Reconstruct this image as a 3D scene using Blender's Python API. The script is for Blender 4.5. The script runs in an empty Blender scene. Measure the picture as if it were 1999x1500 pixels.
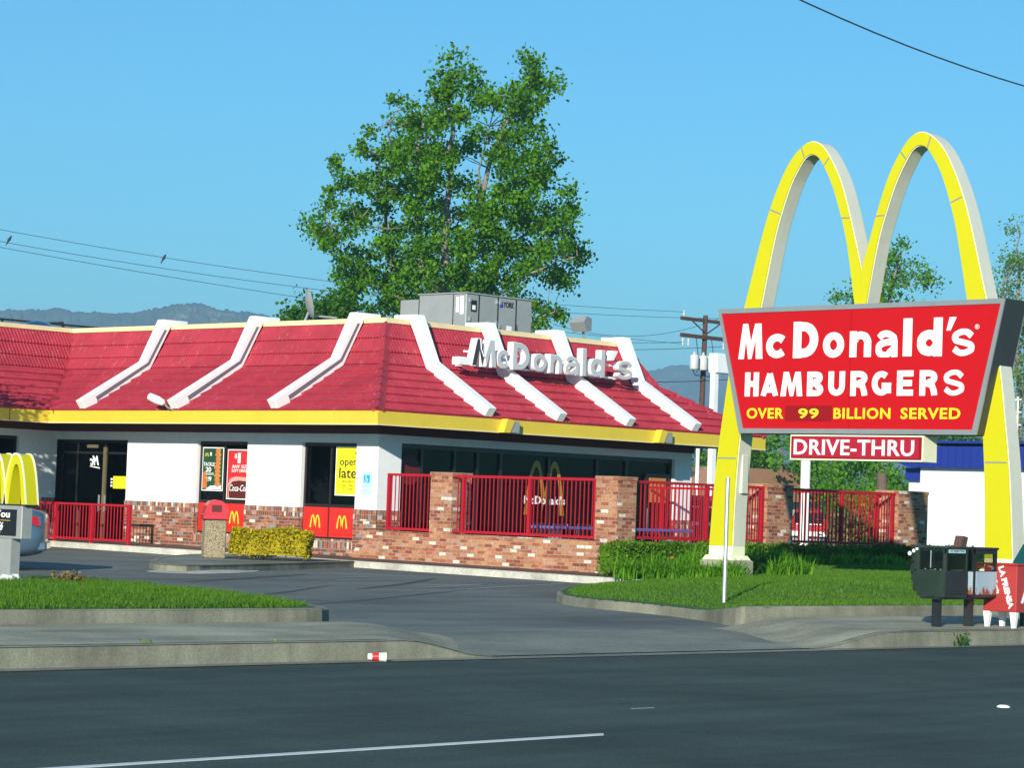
import bpy, math, random
import numpy as np
from mathutils import Vector, Matrix
rnd = random.Random(7)
np.random.seed(7)
SC = bpy.context.scene
COL = SC.collection
rad = math.radians

# ------------------------------------------------------------------ camera
CY, CP, CR, CF = rad(43.6325), rad(2.7354), rad(2.0547), 5053.66
fw = Vector((math.cos(CP)*math.cos(CY), math.cos(CP)*math.sin(CY), math.sin(CP)))
rt = Vector((math.sin(CY), -math.cos(CY), 0)); up = rt.cross(fw)
r2 = math.cos(CR)*rt + math.sin(CR)*up
u2 = -math.sin(CR)*rt + math.cos(CR)*up
cd = bpy.data.cameras.new('camera'); cam = bpy.data.objects.new('camera', cd); COL.objects.link(cam)
mw = Matrix(((r2.x, u2.x, -fw.x, 0), (r2.y, u2.y, -fw.y, 0), (r2.z, u2.z, -fw.z, 1.5), (0, 0, 0, 1)))
cam.matrix_world = mw
cd.sensor_fit = 'HORIZONTAL'; cd.sensor_width = 36; cd.lens = CF/1999*36
cd.clip_start = 0.1; cd.clip_end = 20000
SC.camera = cam

# ------------------------------------------------------------------ light
SUN_TRAVEL = Vector((1.0, 0.57, -0.37)).normalized()
ELEV = math.asin(-SUN_TRAVEL.z)
w = bpy.data.worlds.new('World'); SC.world = w; w.use_nodes = True
nt = w.node_tree; nt.nodes.clear()
sky = nt.nodes.new('ShaderNodeTexSky'); sky.sky_type = 'NISHITA'; sky.sun_disc = False
sky.sun_elevation = ELEV
sky.sun_rotation = math.atan2(-SUN_TRAVEL.x, -SUN_TRAVEL.y)
sky.altitude = 0; sky.air_density = 1.0; sky.dust_density = 0.0; sky.ozone_density = 3.0
bg = nt.nodes.new('ShaderNodeBackground'); bg.inputs[1].default_value = 0.106
wo = nt.nodes.new('ShaderNodeOutputWorld')
tn = nt.nodes.new('ShaderNodeMix'); tn.data_type = 'RGBA'; tn.blend_type = 'MULTIPLY'; tn.inputs[0].default_value = 1.0
tn.inputs[7].default_value = (0.36, 0.91, 1.10, 1)
nt.links.new(sky.outputs[0], tn.inputs[6]); nt.links.new(tn.outputs[2], bg.inputs[0]); nt.links.new(bg.outputs[0], wo.inputs[0])
sl = bpy.data.lights.new('sun', 'SUN'); sl.energy = 4.6; sl.angle = rad(0.5); sl.color = (1.0, 0.93, 0.80)
so = bpy.data.objects.new('sun', sl); COL.objects.link(so)
so.rotation_euler = SUN_TRAVEL.to_track_quat('-Z', 'Y').to_euler(); so.location = (0, 0, 30)
SC.view_settings.view_transform = 'Standard'; SC.view_settings.look = 'None'
SC.view_settings.exposure = 0.34; SC.view_settings.gamma = 1
SC.view_settings.use_curve_mapping = False
SC.cycles.max_bounces = 8; SC.cycles.transparent_max_bounces = 16

# ------------------------------------------------------------------ materials
def newmat(name):
    m = bpy.data.materials.new(name); m.use_nodes = True
    t = m.node_tree; b = t.nodes['Principled BSDF']
    return m, t, b
def N(t, kind, **kw):
    n = t.nodes.new(kind)
    for k, v in kw.items():
        if k.startswith('i_'):
            n.inputs[k[2:].replace('_', ' ')].default_value = v
        else: setattr(n, k, v)
    return n
def L(t, a, b): t.links.new(a, b)
def math_(t, op, a, b=None, c=None):
    n = t.nodes.new('ShaderNodeMath'); n.operation = op
    for i, v in enumerate((a, b, c)):
        if v is None: continue
        if isinstance(v, (int, float)): n.inputs[i].default_value = v
        else: t.links.new(v, n.inputs[i])
    return n.outputs[0]
def mixc(t, fac, a, b, mode='MIX'):
    n = t.nodes.new('ShaderNodeMix'); n.data_type = 'RGBA'; n.blend_type = mode
    for s, v in ((0, fac), (6, a), (7, b)):
        if isinstance(v, (int, float)): n.inputs[s].default_value = v
        elif isinstance(v, tuple): n.inputs[s].default_value = (*v[:3], 1)
        else: t.links.new(v, n.inputs[s])
    return n.outputs[2]
def ramp(t, fac, stops, const=False):
    n = t.nodes.new('ShaderNodeValToRGB'); cr = n.color_ramp
    if const: cr.interpolation = 'CONSTANT'
    while len(cr.elements) < len(stops): cr.elements.new(0.5)
    for e, (p, c) in zip(cr.elements, stops):
        e.position = p; e.color = (*c, 1) if isinstance(c, tuple) else (c, c, c, 1)
    t.links.new(fac, n.inputs[0]); return n.outputs[0]
def noise(t, vec, scale, detail=4, rough=0.6):
    n = N(t, 'ShaderNodeTexNoise'); n.inputs['Scale'].default_value = scale
    n.inputs['Detail'].default_value = detail; n.inputs['Roughness'].default_value = rough
    if vec is not None: L(t, vec, n.inputs['Vector'])
    return n.outputs['Fac']
def geo_pos(t): return N(t, 'ShaderNodeNewGeometry').outputs['Position']
def scaled(t, vec, s):
    n = t.nodes.new('ShaderNodeMapping'); n.inputs['Scale'].default_value = s; L(t, vec, n.inputs[0]); return n.outputs[0]
def bump(t, b, h, strength=0.3, dist=0.02):
    n = N(t, 'ShaderNodeBump'); n.inputs['Strength'].default_value = strength; n.inputs['Distance'].default_value = dist
    L(t, h, n.inputs['Height']); L(t, n.outputs[0], b.inputs['Normal'])
MATS = {}
def M(name, col, rough=0.6, var=0.15, sc=3.0, metal=0.0, bmp=0.0, bsc=40.0, spec=0.5, coat=0.0, grime=0.0):
    """a painted / plain surface with mottling and grime"""
    if name in MATS: return MATS[name]
    m, t, b = newmat(name)
    p = geo_pos(t)
    n1 = noise(t, p, sc, 6, 0.65); n2 = noise(t, p, sc*9, 3, 0.6)
    f = math_(t, 'ADD', math_(t, 'MULTIPLY', n1, 0.65), math_(t, 'MULTIPLY', n2, 0.35))
    lo = tuple(max(0, c*(1-var)) for c in col); hi = tuple(min(1, c*(1+var)) for c in col)
    c = ramp(t, f, [(0.32, lo), (0.68, hi)])
    if grime > 0:
        g = noise(t, scaled(t, p, (2.2, 2.2, 0.35)), 2.0, 8, 0.7)
        gm = ramp(t, g, [(0.52, 0.0), (0.75, 1.0)])
        c = mixc(t, math_(t, 'MULTIPLY', gm, grime), c, tuple(x*0.45 for x in (0.5, 0.45, 0.38)))
    L(t, c, b.inputs['Base Color'])
    b.inputs['Roughness'].default_value = rough; b.inputs['Metallic'].default_value = metal
    b.inputs['Specular IOR Level'].default_value = spec
    if coat: b.inputs['Coat Weight'].default_value = coat; b.inputs['Coat Roughness'].default_value = 0.08
    if bmp > 0: bump(t, b, noise(t, p, bsc, 4, 0.6), bmp, 0.01)
    MATS[name] = m; return m

def brick_mat(name, palette, mortar=(0.36, 0.30, 0.24), bw=0.205, bh=0.073, soldier=False, mt=0.011):
    m, t, b = newmat(name)
    uv = N(t, 'ShaderNodeUVMap').outputs[0]
    sep = N(t, 'ShaderNodeSeparateXYZ'); L(t, uv, sep.inputs[0])
    U, V = sep.outputs[0], sep.outputs[1]
    if soldier: U, V = V, U
    r = math_(t, 'DIVIDE', V, bh); row = math_(t, 'FLOOR', r); fv = math_(t, 'FRACT', r)
    off = math_(t, 'MULTIPLY', math_(t, 'MODULO', math_(t, 'ABSOLUTE', row), 2.0), 0.0 if soldier else 0.5)
    c_ = math_(t, 'ADD', math_(t, 'DIVIDE', U, bw), off); colm = math_(t, 'FLOOR', c_); fu = math_(t, 'FRACT', c_)
    def edge(f, wdt):
        return math_(t, 'MINIMUM', f, math_(t, 'SUBTRACT', 1.0, f)), wdt
    du = math_(t, 'MULTIPLY', math_(t, 'MINIMUM', fu, math_(t, 'SUBTRACT', 1.0, fu)), bw)
    dv = math_(t, 'MULTIPLY', math_(t, 'MINIMUM', fv, math_(t, 'SUBTRACT', 1.0, fv)), bh)
    d = math_(t, 'MINIMUM', du, dv)
    mask = math_(t, 'SMOOTH_MIN', math_(t, 'DIVIDE', d, mt), 1.0, 0.2)
    mask = math_(t, 'GREATER_THAN', d, mt*0.5)
    cx = N(t, 'ShaderNodeCombineXYZ'); L(t, colm, cx.inputs[0]); L(t, row, cx.inputs[1])
    wn = N(t, 'ShaderNodeTexWhiteNoise'); L(t, cx.outputs[0], wn.inputs['Vector'])
    col = ramp(t, wn.outputs['Value'], palette, const=True)
    p = geo_pos(t)
    nz = noise(t, p, 22, 5, 0.7); nb = noise(t, p, 1.3, 3, 0.6)
    col = mixc(t, 1.0, col, ramp(t, nz, [(0.3, 0.62), (0.7, 1.25)]), 'MULTIPLY')
    # worn lime wash that eats into some bricks
    ww = ramp(t, noise(t, p, 9, 6, 0.75), [(0.58, 0.0), (0.68, 0.7)])
    col = mixc(t, ww, col, (0.60, 0.54, 0.47))
    col = mixc(t, 1.0, col, ramp(t, nb, [(0.3, 0.82), (0.7, 1.1)]), 'MULTIPLY')
    fin = mixc(t, mask, mortar, col)
    L(t, fin, b.inputs['Base Color']); b.inputs['Roughness'].default_value = 0.9
    b.inputs['Specular IOR Level'].default_value = 0.2
    h = math_(t, 'ADD', mask, math_(t, 'MULTIPLY', nz, 0.4)); bump(t, b, h, 0.7, 0.008)
    MATS[name] = m; return m

red1, red2, red3, org, wht, gry, brn, pnk = (0.38,0.115,0.055),(0.28,0.075,0.045),(0.46,0.18,0.09),(0.52,0.25,0.12),(0.76,0.68,0.56),(0.26,0.26,0.27),(0.20,0.09,0.055),(0.50,0.27,0.19)
brick_mat('patio brick', [(0.0, red1), (0.19, red3), (0.38, org), (0.55, red2), (0.65, pnk), (0.76, wht), (0.84, red3), (0.92, org)])
brick_mat('facade brick', [(0.0, red2), (0.20, brn), (0.34, red1), (0.52, pnk), (0.62, gry), (0.72, wht), (0.80, red3), (0.90, brn)])
brick_mat('soldier brick', [(0.0, red2), (0.18, pnk), (0.34, brn), (0.50, wht), (0.62, gry), (0.74, red1), (0.90, brn)], soldier=True)

def road_mat(name, c0, c1, scale=60, coarse=0.35, streak=None, rough=0.85):
    m, t, b = newmat(name); p = geo_pos(t)
    n1 = noise(t, p, scale, 5, 0.75); n2 = noise(t, p, coarse, 5, 0.6)
    v = N(t, 'ShaderNodeTexVoronoi'); v.inputs['Scale'].default_value = scale*1.2; L(t, p, v.inputs['Vector'])
    f = math_(t, 'ADD', math_(t, 'MULTIPLY', n1, 0.7), math_(t, 'MULTIPLY', v.outputs['Distance'], 0.35))
    c = ramp(t, f, [(0.28, c0), (0.75, c1)])
    c = mixc(t, 1.0, c, ramp(t, n2, [(0.3, 0.70), (0.7, 1.28)]), 'MULTIPLY')
    c = mixc(t, ramp(t, noise(t, p, 1.7, 9, 0.75), [(0.60, 0.0), (0.70, 0.45)]), c, tuple(x*0.55 for x in c0))
    if streak:
        s = noise(t, scaled(t, p, streak), 1.0, 6, 0.6)
        c = mixc(t, 1.0, c, ramp(t, s, [(0.35, 0.80), (0.52, 1.0), (0.70, 1.16)]), 'MULTIPLY')
    L(t, c, b.inputs['Base Color']); b.inputs['Roughness'].default_value = rough
    b.inputs['Specular IOR Level'].default_value = 0.25
    bump(t, b, f, 0.35, 0.01)
    MATS[name] = m; return m
road_mat('road asphalt', (0.026,0.042,0.034), (0.072,0.104,0.086), 45, 0.5, (0.12, 1.6, 1))
road_mat('lot asphalt', (0.085,0.102,0.092), (0.20,0.222,0.202), 40, 0.25, (0.25, 0.9, 1))
road_mat('driveway concrete', (0.135,0.15,0.12), (0.27,0.285,0.235), 30, 0.45, (0.5, 0.9, 1))
road_mat('walk concrete', (0.24,0.245,0.17), (0.40,0.395,0.29), 24, 0.7, (0.4, 2.0, 1))
road_mat('kerb concrete', (0.19,0.19,0.14), (0.29,0.285,0.21), 40, 0.9, (4.0, 1.0, 0.6))
road_mat('pale kerb', (0.42,0.41,0.34), (0.62,0.60,0.50), 14, 1.2, None)
road_mat('tan paving', (0.10,0.06,0.05), (0.17,0.11,0.09), 30, 1.0, None)
road_mat('soil', (0.05,0.055,0.03), (0.11,0.10,0.06), 20, 0.4, None)

M('white stucco', (0.86,0.87,0.87), 0.9, 0.05, 1.2, bmp=0.5, bsc=60, spec=0.2, grime=0.10)
M('strip grey', (0.16,0.15,0.19), 0.5, 0.05, 1.0)
M('white paint', (0.90,0.90,0.88), 0.55, 0.05, 2.0, grime=0.10)
M('cream paint', (0.80,0.68,0.38), 0.6, 0.08, 2.0, grime=0.12)
M('yellow fascia', (0.72,0.54,0.045), 0.42, 0.07, 1.2, grime=0.08)
M('maroon paint', (0.10,0.012,0.014), 0.6, 0.12, 2.0)
M('red metal', (0.42,0.010,0.022), 0.45, 0.10, 2.0, spec=0.25)
M('dark bronze', (0.018,0.016,0.015), 0.35, 0.2, 3.0)
M('grey metal', (0.36,0.37,0.36), 0.5, 0.10, 2.0, metal=0.2, grime=0.25)
M('galvanised', (0.52,0.54,0.54), 0.42, 0.08, 6.0, metal=0.6)
M('flat roof felt', (0.30,0.29,0.27), 0.9, 0.15, 1.0)
M('sign red', (0.50,0.006,0.010), 0.45, 0.03, 0.6, spec=0.15)
M('sign dark red', (0.28,0.006,0.010), 0.45, 0.03, 0.6, spec=0.15)
M('sign white', (0.92,0.93,0.93), 0.3, 0.02, 1.0)
M('sign yellow', (0.92,0.80,0.02), 0.25, 0.04, 0.8, spec=0.4)
M('arch yellow', (0.58,0.54,0.008), 0.4, 0.03, 0.5, spec=0.2)
M('arch return', (0.64,0.64,0.53), 0.5, 0.06, 1.0, grime=0.10)
M('arch cream', (0.88,0.85,0.60), 0.5, 0.06, 1.0)
M('sign frame', (0.34,0.35,0.35), 0.4, 0.08, 2.0, metal=0.4)
M('sign side', (0.035,0.042,0.048), 0.5, 0.15, 1.0)
M('black plastic', (0.012,0.012,0.014), 0.4, 0.2, 4.0)
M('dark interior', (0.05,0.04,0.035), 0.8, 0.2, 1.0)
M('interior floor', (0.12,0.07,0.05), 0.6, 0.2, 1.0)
M('amber wood', (0.30,0.14,0.05), 0.5, 0.2, 2.0)
M('panel red', (0.72,0.022,0.016), 0.35, 0.04, 1.0, coat=0.2)
M('emblem yellow', (0.90,0.66,0.04), 0.4, 0.03, 1.0)
M('road paint', (0.62,0.66,0.66), 0.7, 0.14, 6.0)
M('worn paint', (0.30,0.34,0.37), 0.8, 0.30, 5.0)
M('wood pole', (0.085,0.045,0.030), 0.85, 0.3, 4.0)
M('transformer grey', (0.55,0.57,0.57), 0.45, 0.06, 2.0)
M('wire', (0.02,0.025,0.03), 0.6, 0.1, 1.0)
M('bark', (0.24,0.21,0.18), 0.9, 0.3, 6.0)
M('dark bark', (0.14,0.10,0.07), 0.9, 0.3, 6.0)
M('blue roof', (0.012,0.030,0.24), 0.45, 0.08, 1.0)
M('poster yellow', (0.90,0.80,0.015), 0.4, 0.02, 1.0)
M('poster red', (0.66,0.025,0.030), 0.4, 0.05, 1.0)
M('poster green', (0.010,0.070,0.030), 0.4, 0.06, 1.0)
M('poster white', (0.88,0.88,0.86), 0.4, 0.02, 1.0)
M('pale blue print', (0.50,0.68,0.72), 0.5, 0.04, 1.0)
M('bright blue', (0.02,0.40,0.75), 0.5, 0.04, 1.0)
M('nugget', (0.55,0.20,0.05), 0.6, 0.35, 25.0)
M('dip sauce', (0.55,0.16,0.03), 0.5, 0.2, 4.0)
M('cola', (0.10,0.010,0.010), 0.3, 0.3, 8.0)
M('bright gold', (0.38,0.24,0.02), 0.4, 0.05, 1.0)
M('table blue', (0.03,0.16,0.52), 0.35, 0.08, 1.0)
M('chrome', (0.75,0.75,0.75), 0.18, 0.05, 1.0, metal=1.0)
M('bin lid', (0.62,0.035,0.05), 0.35, 0.06, 2.0, coat=0.3)
M('car paint', (0.085,0.145,0.205), 0.28, 0.04, 1.0, metal=0.35, coat=0.8)
M('suv paint', (0.45,0.012,0.015), 0.3, 0.04, 1.0, coat=0.5)
M('tyre', (0.012,0.012,0.012), 0.8, 0.2, 5.0)
M('tail lamp', (0.50,0.004,0.008), 0.12, 0.05, 1.0, coat=0.8)
M('car glass', (0.010,0.014,0.018), 0.05, 0.1, 1.0, spec=0.8)
M('news green', (0.016,0.030,0.018), 0.42, 0.2, 3.0, grime=0.12)
M('news black', (0.014,0.017,0.020), 0.42, 0.2, 3.0, grime=0.08)
M('news red', (0.42,0.038,0.034), 0.42, 0.06, 1.5, coat=0.1)
M('news teal', (0.004,0.07,0.075), 0.42, 0.1, 1.5)
M('leaf litter', (0.10,0.16,0.03), 0.8, 0.3, 10.0)
M('pale rock', (0.55,0.56,0.52), 0.9, 0.15, 8.0)
M('flower pink', (0.42,0.10,0.09), 0.8, 0.3, 20.0)
M('house wall', (0.58,0.55,0.48), 0.9, 0.06, 1.0)
M('brown roof', (0.36,0.20,0.11), 0.9, 0.15, 2.0)
M('bird', (0.03,0.03,0.035), 0.7, 0.2, 3.0)

def roof_mat():
    m, t, b = newmat('crimson roof tile'); p = geo_pos(t)
    n1 = noise(t, p, 1.1, 6, 0.65); n2 = noise(t, p, 30, 4, 0.7); n3 = noise(t, scaled(t, p, (3, 3, 1)), 2.4, 8, 0.75)
    c = ramp(t, math_(t, 'ADD', math_(t, 'MULTIPLY', n1, 0.6), math_(t, 'MULTIPLY', n2, 0.4)), [(0.30, (0.28,0.022,0.036)), (0.55, (0.43,0.034,0.058)), (0.75, (0.54,0.062,0.088))])
    c = mixc(t, ramp(t, n3, [(0.56, 0.0), (0.72, 0.75)]), c, (0.50, 0.22, 0.17))
    c = mixc(t, ramp(t, noise(t, p, 7, 8, 0.8), [(0.55, 0.0), (0.70, 0.7)]), c, (0.16, 0.028, 0.030))
    L(t, c, b.inputs['Base Color']); b.inputs['Roughness'].default_value = 0.62; b.inputs['Specular IOR Level'].default_value = 0.3
    bump(t, b, n2, 0.25, 0.006); MATS['roof tile'] = m
roof_mat()

def leaf_mat(name, a, bcol, trans=0.35, rough=0.5):
    m, t, b = newmat(name)
    g = N(t, 'ShaderNodeNewGeometry')
    n = noise(t, g.outputs['Position'], 0.5, 3, 0.5)
    f = math_(t, 'ADD', math_(t, 'MULTIPLY', g.outputs['Random Per Island'], 0.65), math_(t, 'MULTIPLY', n, 0.35))
    c = ramp(t, f, [(0.12, a), (0.88, bcol)])
    L(t, c, b.inputs['Base Color']); b.inputs['Roughness'].default_value = rough; b.inputs['Specular IOR Level'].default_value = 0.15
    tr = N(t, 'ShaderNodeBsdfTranslucent'); L(t, mixc(t, 1.0, c, (1.2, 1.5, 0.6), 'MULTIPLY'), tr.inputs[0])
    mx = N(t, 'ShaderNodeMixShader'); mx.inputs[0].default_value = trans
    L(t, b.outputs[0], mx.inputs[1]); L(t, tr.outputs[0], mx.inputs[2])
    L(t, mx.outputs[0], t.nodes['Material Output'].inputs[0])
    MATS[name] = m
leaf_mat('leaf tree', (0.020,0.085,0.003), (0.145,0.345,0.008))
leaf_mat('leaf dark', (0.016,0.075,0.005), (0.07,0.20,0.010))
leaf_mat('leaf light', (0.05,0.16,0.008), (0.15,0.36,0.02))
leaf_mat('leaf sparse', (0.05,0.13,0.02), (0.19,0.32,0.07))
leaf_mat('leaf yellow', (0.14,0.17,0.004), (0.74,0.54,0.010), 0.3)
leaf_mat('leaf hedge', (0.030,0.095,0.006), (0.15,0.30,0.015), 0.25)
leaf_mat('leaf strap', (0.05,0.18,0.008), (0.20,0.44,0.02), 0.35)
leaf_mat('grass blade', (0.038,0.11,0.008), (0.14,0.29,0.022), 0.3)
leaf_mat('leaf russet', (0.10,0.06,0.03), (0.35,0.25,0.10), 0.3)

def glass_mat(name, tint=(0.35,0.38,0.38), refl=0.10):
    m, t, b = newmat(name); t.nodes.remove(b)
    tr = N(t, 'ShaderNodeBsdfTransparent'); tr.inputs[0].default_value = (*tint, 1)
    gl = N(t, 'ShaderNodeBsdfGlossy'); gl.inputs['Roughness'].default_value = 0.02; gl.inputs[0].default_value = (0.75, 0.82, 0.88, 1)
    fr = N(t, 'ShaderNodeFresnel'); fr.inputs[0].default_value = 1.5
    mx = N(t, 'ShaderNodeMixShader'); L(t, math_(t, 'ADD', math_(t, 'MULTIPLY', fr.outputs[0], 0.2), refl), mx.inputs[0])
    L(t, tr.outputs[0], mx.inputs[1]); L(t, gl.outputs[0], mx.inputs[2]); L(t, mx.outputs[0], t.nodes['Material Output'].inputs[0])
    MATS[name] = m
glass_mat('window glass', (0.20,0.22,0.22), 0.0)
glass_mat('cloudy acrylic', (0.70,0.72,0.62), 0.05)

def aggregate():
    m, t, b = newmat('pebble concrete'); p = geo_pos(t)
    v = N(t, 'ShaderNodeTexVoronoi'); v.inputs['Scale'].default_value = 55; L(t, p, v.inputs['Vector'])
    c = mixc(t, 1.0, ramp(t, N_sep(t, v.outputs['Color']), [(0.0, (0.20,0.15,0.08)), (0.35, (0.42,0.34,0.19)), (0.7, (0.58,0.50,0.33)), (1.0, (0.32,0.25,0.15))]), ramp(t, v.outputs['Distance'], [(0.2, 1.0), (0.6, 0.55)]), 'MULTIPLY')
    L(t, c, b.inputs['Base Color']); b.inputs['Roughness'].default_value = 0.9
    bump(t, b, v.outputs['Distance'], -0.6, 0.01); MATS['pebble concrete'] = m
def N_sep(t, c):
    s = N(t, 'ShaderNodeSeparateColor'); L(t, c, s.inputs[0]); return s.outputs[0]
aggregate()
def rusty():
    m, t, b = newmat('rusty blue steel'); p = geo_pos(t)
    sp = N(t, 'ShaderNodeSeparateXYZ'); L(t, p, sp.inputs[0])
    low = N(t, 'ShaderNodeMapRange'); L(t, sp.outputs[2], low.inputs[0]); low.inputs[1].default_value = 0.55; low.inputs[2].default_value = 0.72; low.inputs[3].default_value = 0.32; low.inputs[4].default_value = 0.0
    n = math_(t, 'ADD', noise(t, scaled(t, p, (1, 1, 0.5)), 9, 8, 0.75), low.outputs[0])
    c = mixc(t, ramp(t, n, [(0.60, 0.0), (0.66, 1.0)]), (0.34, 0.46, 0.52), (0.26, 0.07, 0.03))
    L(t, c, b.inputs['Base Color']); b.inputs['Roughness'].default_value = 0.6; MATS['rusty blue'] = m
rusty()
def siding():
    m, t, b = newmat('white lap siding'); p = geo_pos(t)
    sp = N(t, 'ShaderNodeSeparateXYZ'); L(t, p, sp.inputs[0])
    f = math_(t, 'FRACT', math_(t, 'DIVIDE', sp.outputs[2], 0.13))
    c = mixc(t, math_(t, 'GREATER_THAN', f, 0.88), (0.82, 0.84, 0.86), (0.60, 0.63, 0.66))
    L(t, c, b.inputs['Base Color']); b.inputs['Roughness'].default_value = 0.6
    bump(t, b, f, 0.6, 0.02); MATS['white siding'] = m
siding()
def mountain_mat():
    m, t, b = newmat('chaparral mountain'); p = geo_pos(t)
    n = noise(t, p, 0.022, 10, 0.78); n2 = noise(t, p, 0.0035, 5, 0.6)
    c = ramp(t, n, [(0.35, (0.012,0.035,0.022)), (0.52, (0.050,0.085,0.045)), (0.70, (0.24,0.22,0.15))])
    c = mixc(t, ramp(t, math_(t, 'MULTIPLY', n2, noise(t, p, 0.03, 8, 0.8)), [(0.33, 0.0), (0.40, 0.8)]), c, (0.50, 0.46, 0.36))
    L(t, c, b.inputs['Base Color']); b.inputs['Roughness'].default_value = 0.95; MATS['mountain'] = m
mountain_mat()
def lawn_mat():
    m, t, b = newmat('mown turf'); p = geo_pos(t)
    c = ramp(t, noise(t, p, 35, 6, 0.8), [(0.3, (0.018,0.075,0.004)), (0.7, (0.045,0.17,0.008))])
    c = mixc(t, 1.0, c, ramp(t, noise(t, p, 1.2, 4, 0.6), [(0.3, 0.8), (0.7, 1.2)]), 'MULTIPLY')
    L(t, c, b.inputs['Base Color']); b.inputs['Roughness'].default_value = 0.95; bump(t, b, noise(t, p, 60, 3, 0.7), 0.6, 0.02); MATS['turf'] = m
lawn_mat()

# ------------------------------------------------------------------ mesh helpers
class MB:
    def __init__(s): s.v = []; s.f = []
    def add(s, vs, fs):
        o = len(s.v); s.v.extend([tuple(map(float, p)) for p in vs]); s.f.extend([tuple(i+o for i in f) for f in fs]); return s
    def box(s, x0, x1, y0, y1, z0, z1):
        x0, x1 = sorted((x0, x1)); y0, y1 = sorted((y0, y1)); z0, z1 = sorted((z0, z1))
        return s.add([(x0,y0,z0),(x1,y0,z0),(x1,y1,z0),(x0,y1,z0),(x0,y0,z1),(x1,y0,z1),(x1,y1,z1),(x0,y1,z1)],
            [(0,3,2,1),(4,5,6,7),(0,1,5,4),(1,2,6,5),(2,3,7,6),(3,0,4,7)])
    def bbox(s, x0, x1, y0, y1, z0, z1, b=0.01):
        """box with chamfered edges"""
        x0, x1 = sorted((x0, x1)); y0, y1 = sorted((y0, y1)); z0, z1 = sorted((z0, z1))
        b = min(b, (x1-x0)*.45, (y1-y0)*.45, (z1-z0)*.45)
        def ring(z, k):
            a, c, e, f = x0+k, x1-k, y0+k, y1-k
            return [(a+b,e,z),(c-b,e,z),(c,e+b,z),(c,f-b,z),(c-b,f,z),(a+b,f,z),(a,f-b,z),(a,e+b,z)]
        R_ = [ring(z0, b), ring(z0+b, 0), ring(z1-b, 0), ring(z1, b)]
        vs = [p for r in R_ for p in r]; fs = [tuple(range(7, -1, -1)), tuple(range(24, 32))]
        for k in range(3):
            for i in range(8): j = (i+1) % 8; fs.append((k*8+i, k*8+j, k*8+8+j, k*8+8+i))
        return s.add(vs, fs)
    def prism(s, pts, axis, a, b):
        """2D polygon extruded along an axis; pts give the two other coordinates in x,y,z order"""
        n = len(pts)
        def mk(p, t):
            return {'x': (t, p[0], p[1]), 'y': (p[0], t, p[1]), 'z': (p[0], p[1], t)}[axis]
        vs = [mk(p, a) for p in pts] + [mk(p, b) for p in pts]
        fs = [tuple(range(n)), tuple(range(2*n-1, n-1, -1))]
        for i in range(n): j = (i+1) % n; fs.append((i, i+n, j+n, j))
        return s.add(vs, fs)
    def tube(s, pts, r, n=8, caps=True):
        pts = [Vector(p) for p in pts]; rr = r if isinstance(r, (list, tuple)) else [r]*len(pts)
        vs = []; fs = []; ref = Vector((0, 0, 1))
        for i, p in enumerate(pts):
            d = (pts[min(i+1, len(pts)-1)] - pts[max(i-1, 0)]).normalized()
            a = d.cross(ref if abs(d.dot(ref)) < 0.9 else Vector((1, 0, 0))).normalized(); b_ = a.cross(d)
            for k in range(n):
                th = 2*math.pi*k/n; vs.append(p + rr[i]*(math.cos(th)*a + math.sin(th)*b_))
        for i in range(len(pts)-1):
            for k in range(n): fs.append((i*n+k, i*n+(k+1) % n, (i+1)*n+(k+1) % n, (i+1)*n+k))
        if caps: fs.append(tuple(range(n-1, -1, -1))); fs.append(tuple(range((len(pts)-1)*n, len(pts)*n)))
        return s.add(vs, fs)
    def bar(s, a, b_, wx, wy=None):
        """square bar between two points"""
        wy = wy or wx; a = Vector(a); b_ = Vector(b_); d = (b_-a).normalized()
        ref = Vector((0, 0, 1)) if abs(d.z) < 0.9 else Vector((0, 1, 0))
        u = d.cross(ref).normalized(); v = u.cross(d)
        vs = [q + sx*wx/2*u + sy*wy/2*v for q in (a, b_) for sx, sy in ((-1,-1),(1,-1),(1,1),(-1,1))]
        return s.add(vs, [(0,1,2,3),(7,6,5,4),(0,4,5,1),(1,5,6,2),(2,6,7,3),(3,7,4,0)])
    def lathe(s, c, prof, n=20, axis='z'):
        vs = []; fs = []
        for r, z in prof:
            for k in range(n):
                th = 2*math.pi*k/n; a, b_ = r*math.cos(th), r*math.sin(th)
                p = (a, b_, z) if axis == 'z' else ((z, a, b_) if axis == 'x' else (a, z, b_))
                vs.append((c[0]+p[0], c[1]+p[1], c[2]+p[2]))
        for i in range(len(prof)-1):
            for k in range(n): fs.append((i*n+k, i*n+(k+1) % n, (i+1)*n+(k+1) % n, (i+1)*n+k))
        fs.append(tuple(range(n-1, -1, -1))); fs.append(tuple(range((len(prof)-1)*n, len(prof)*n)))
        return s.add(vs, fs)
    def strip(s, A, B):
        n = len(A); return s.add(list(A)+list(B), [(i, i+1, n+i+1, n+i) for i in range(n-1)])
    def xf(s, mat):
        s.v = [tuple(mat @ Vector(p)) for p in s.v]; return s

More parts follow.
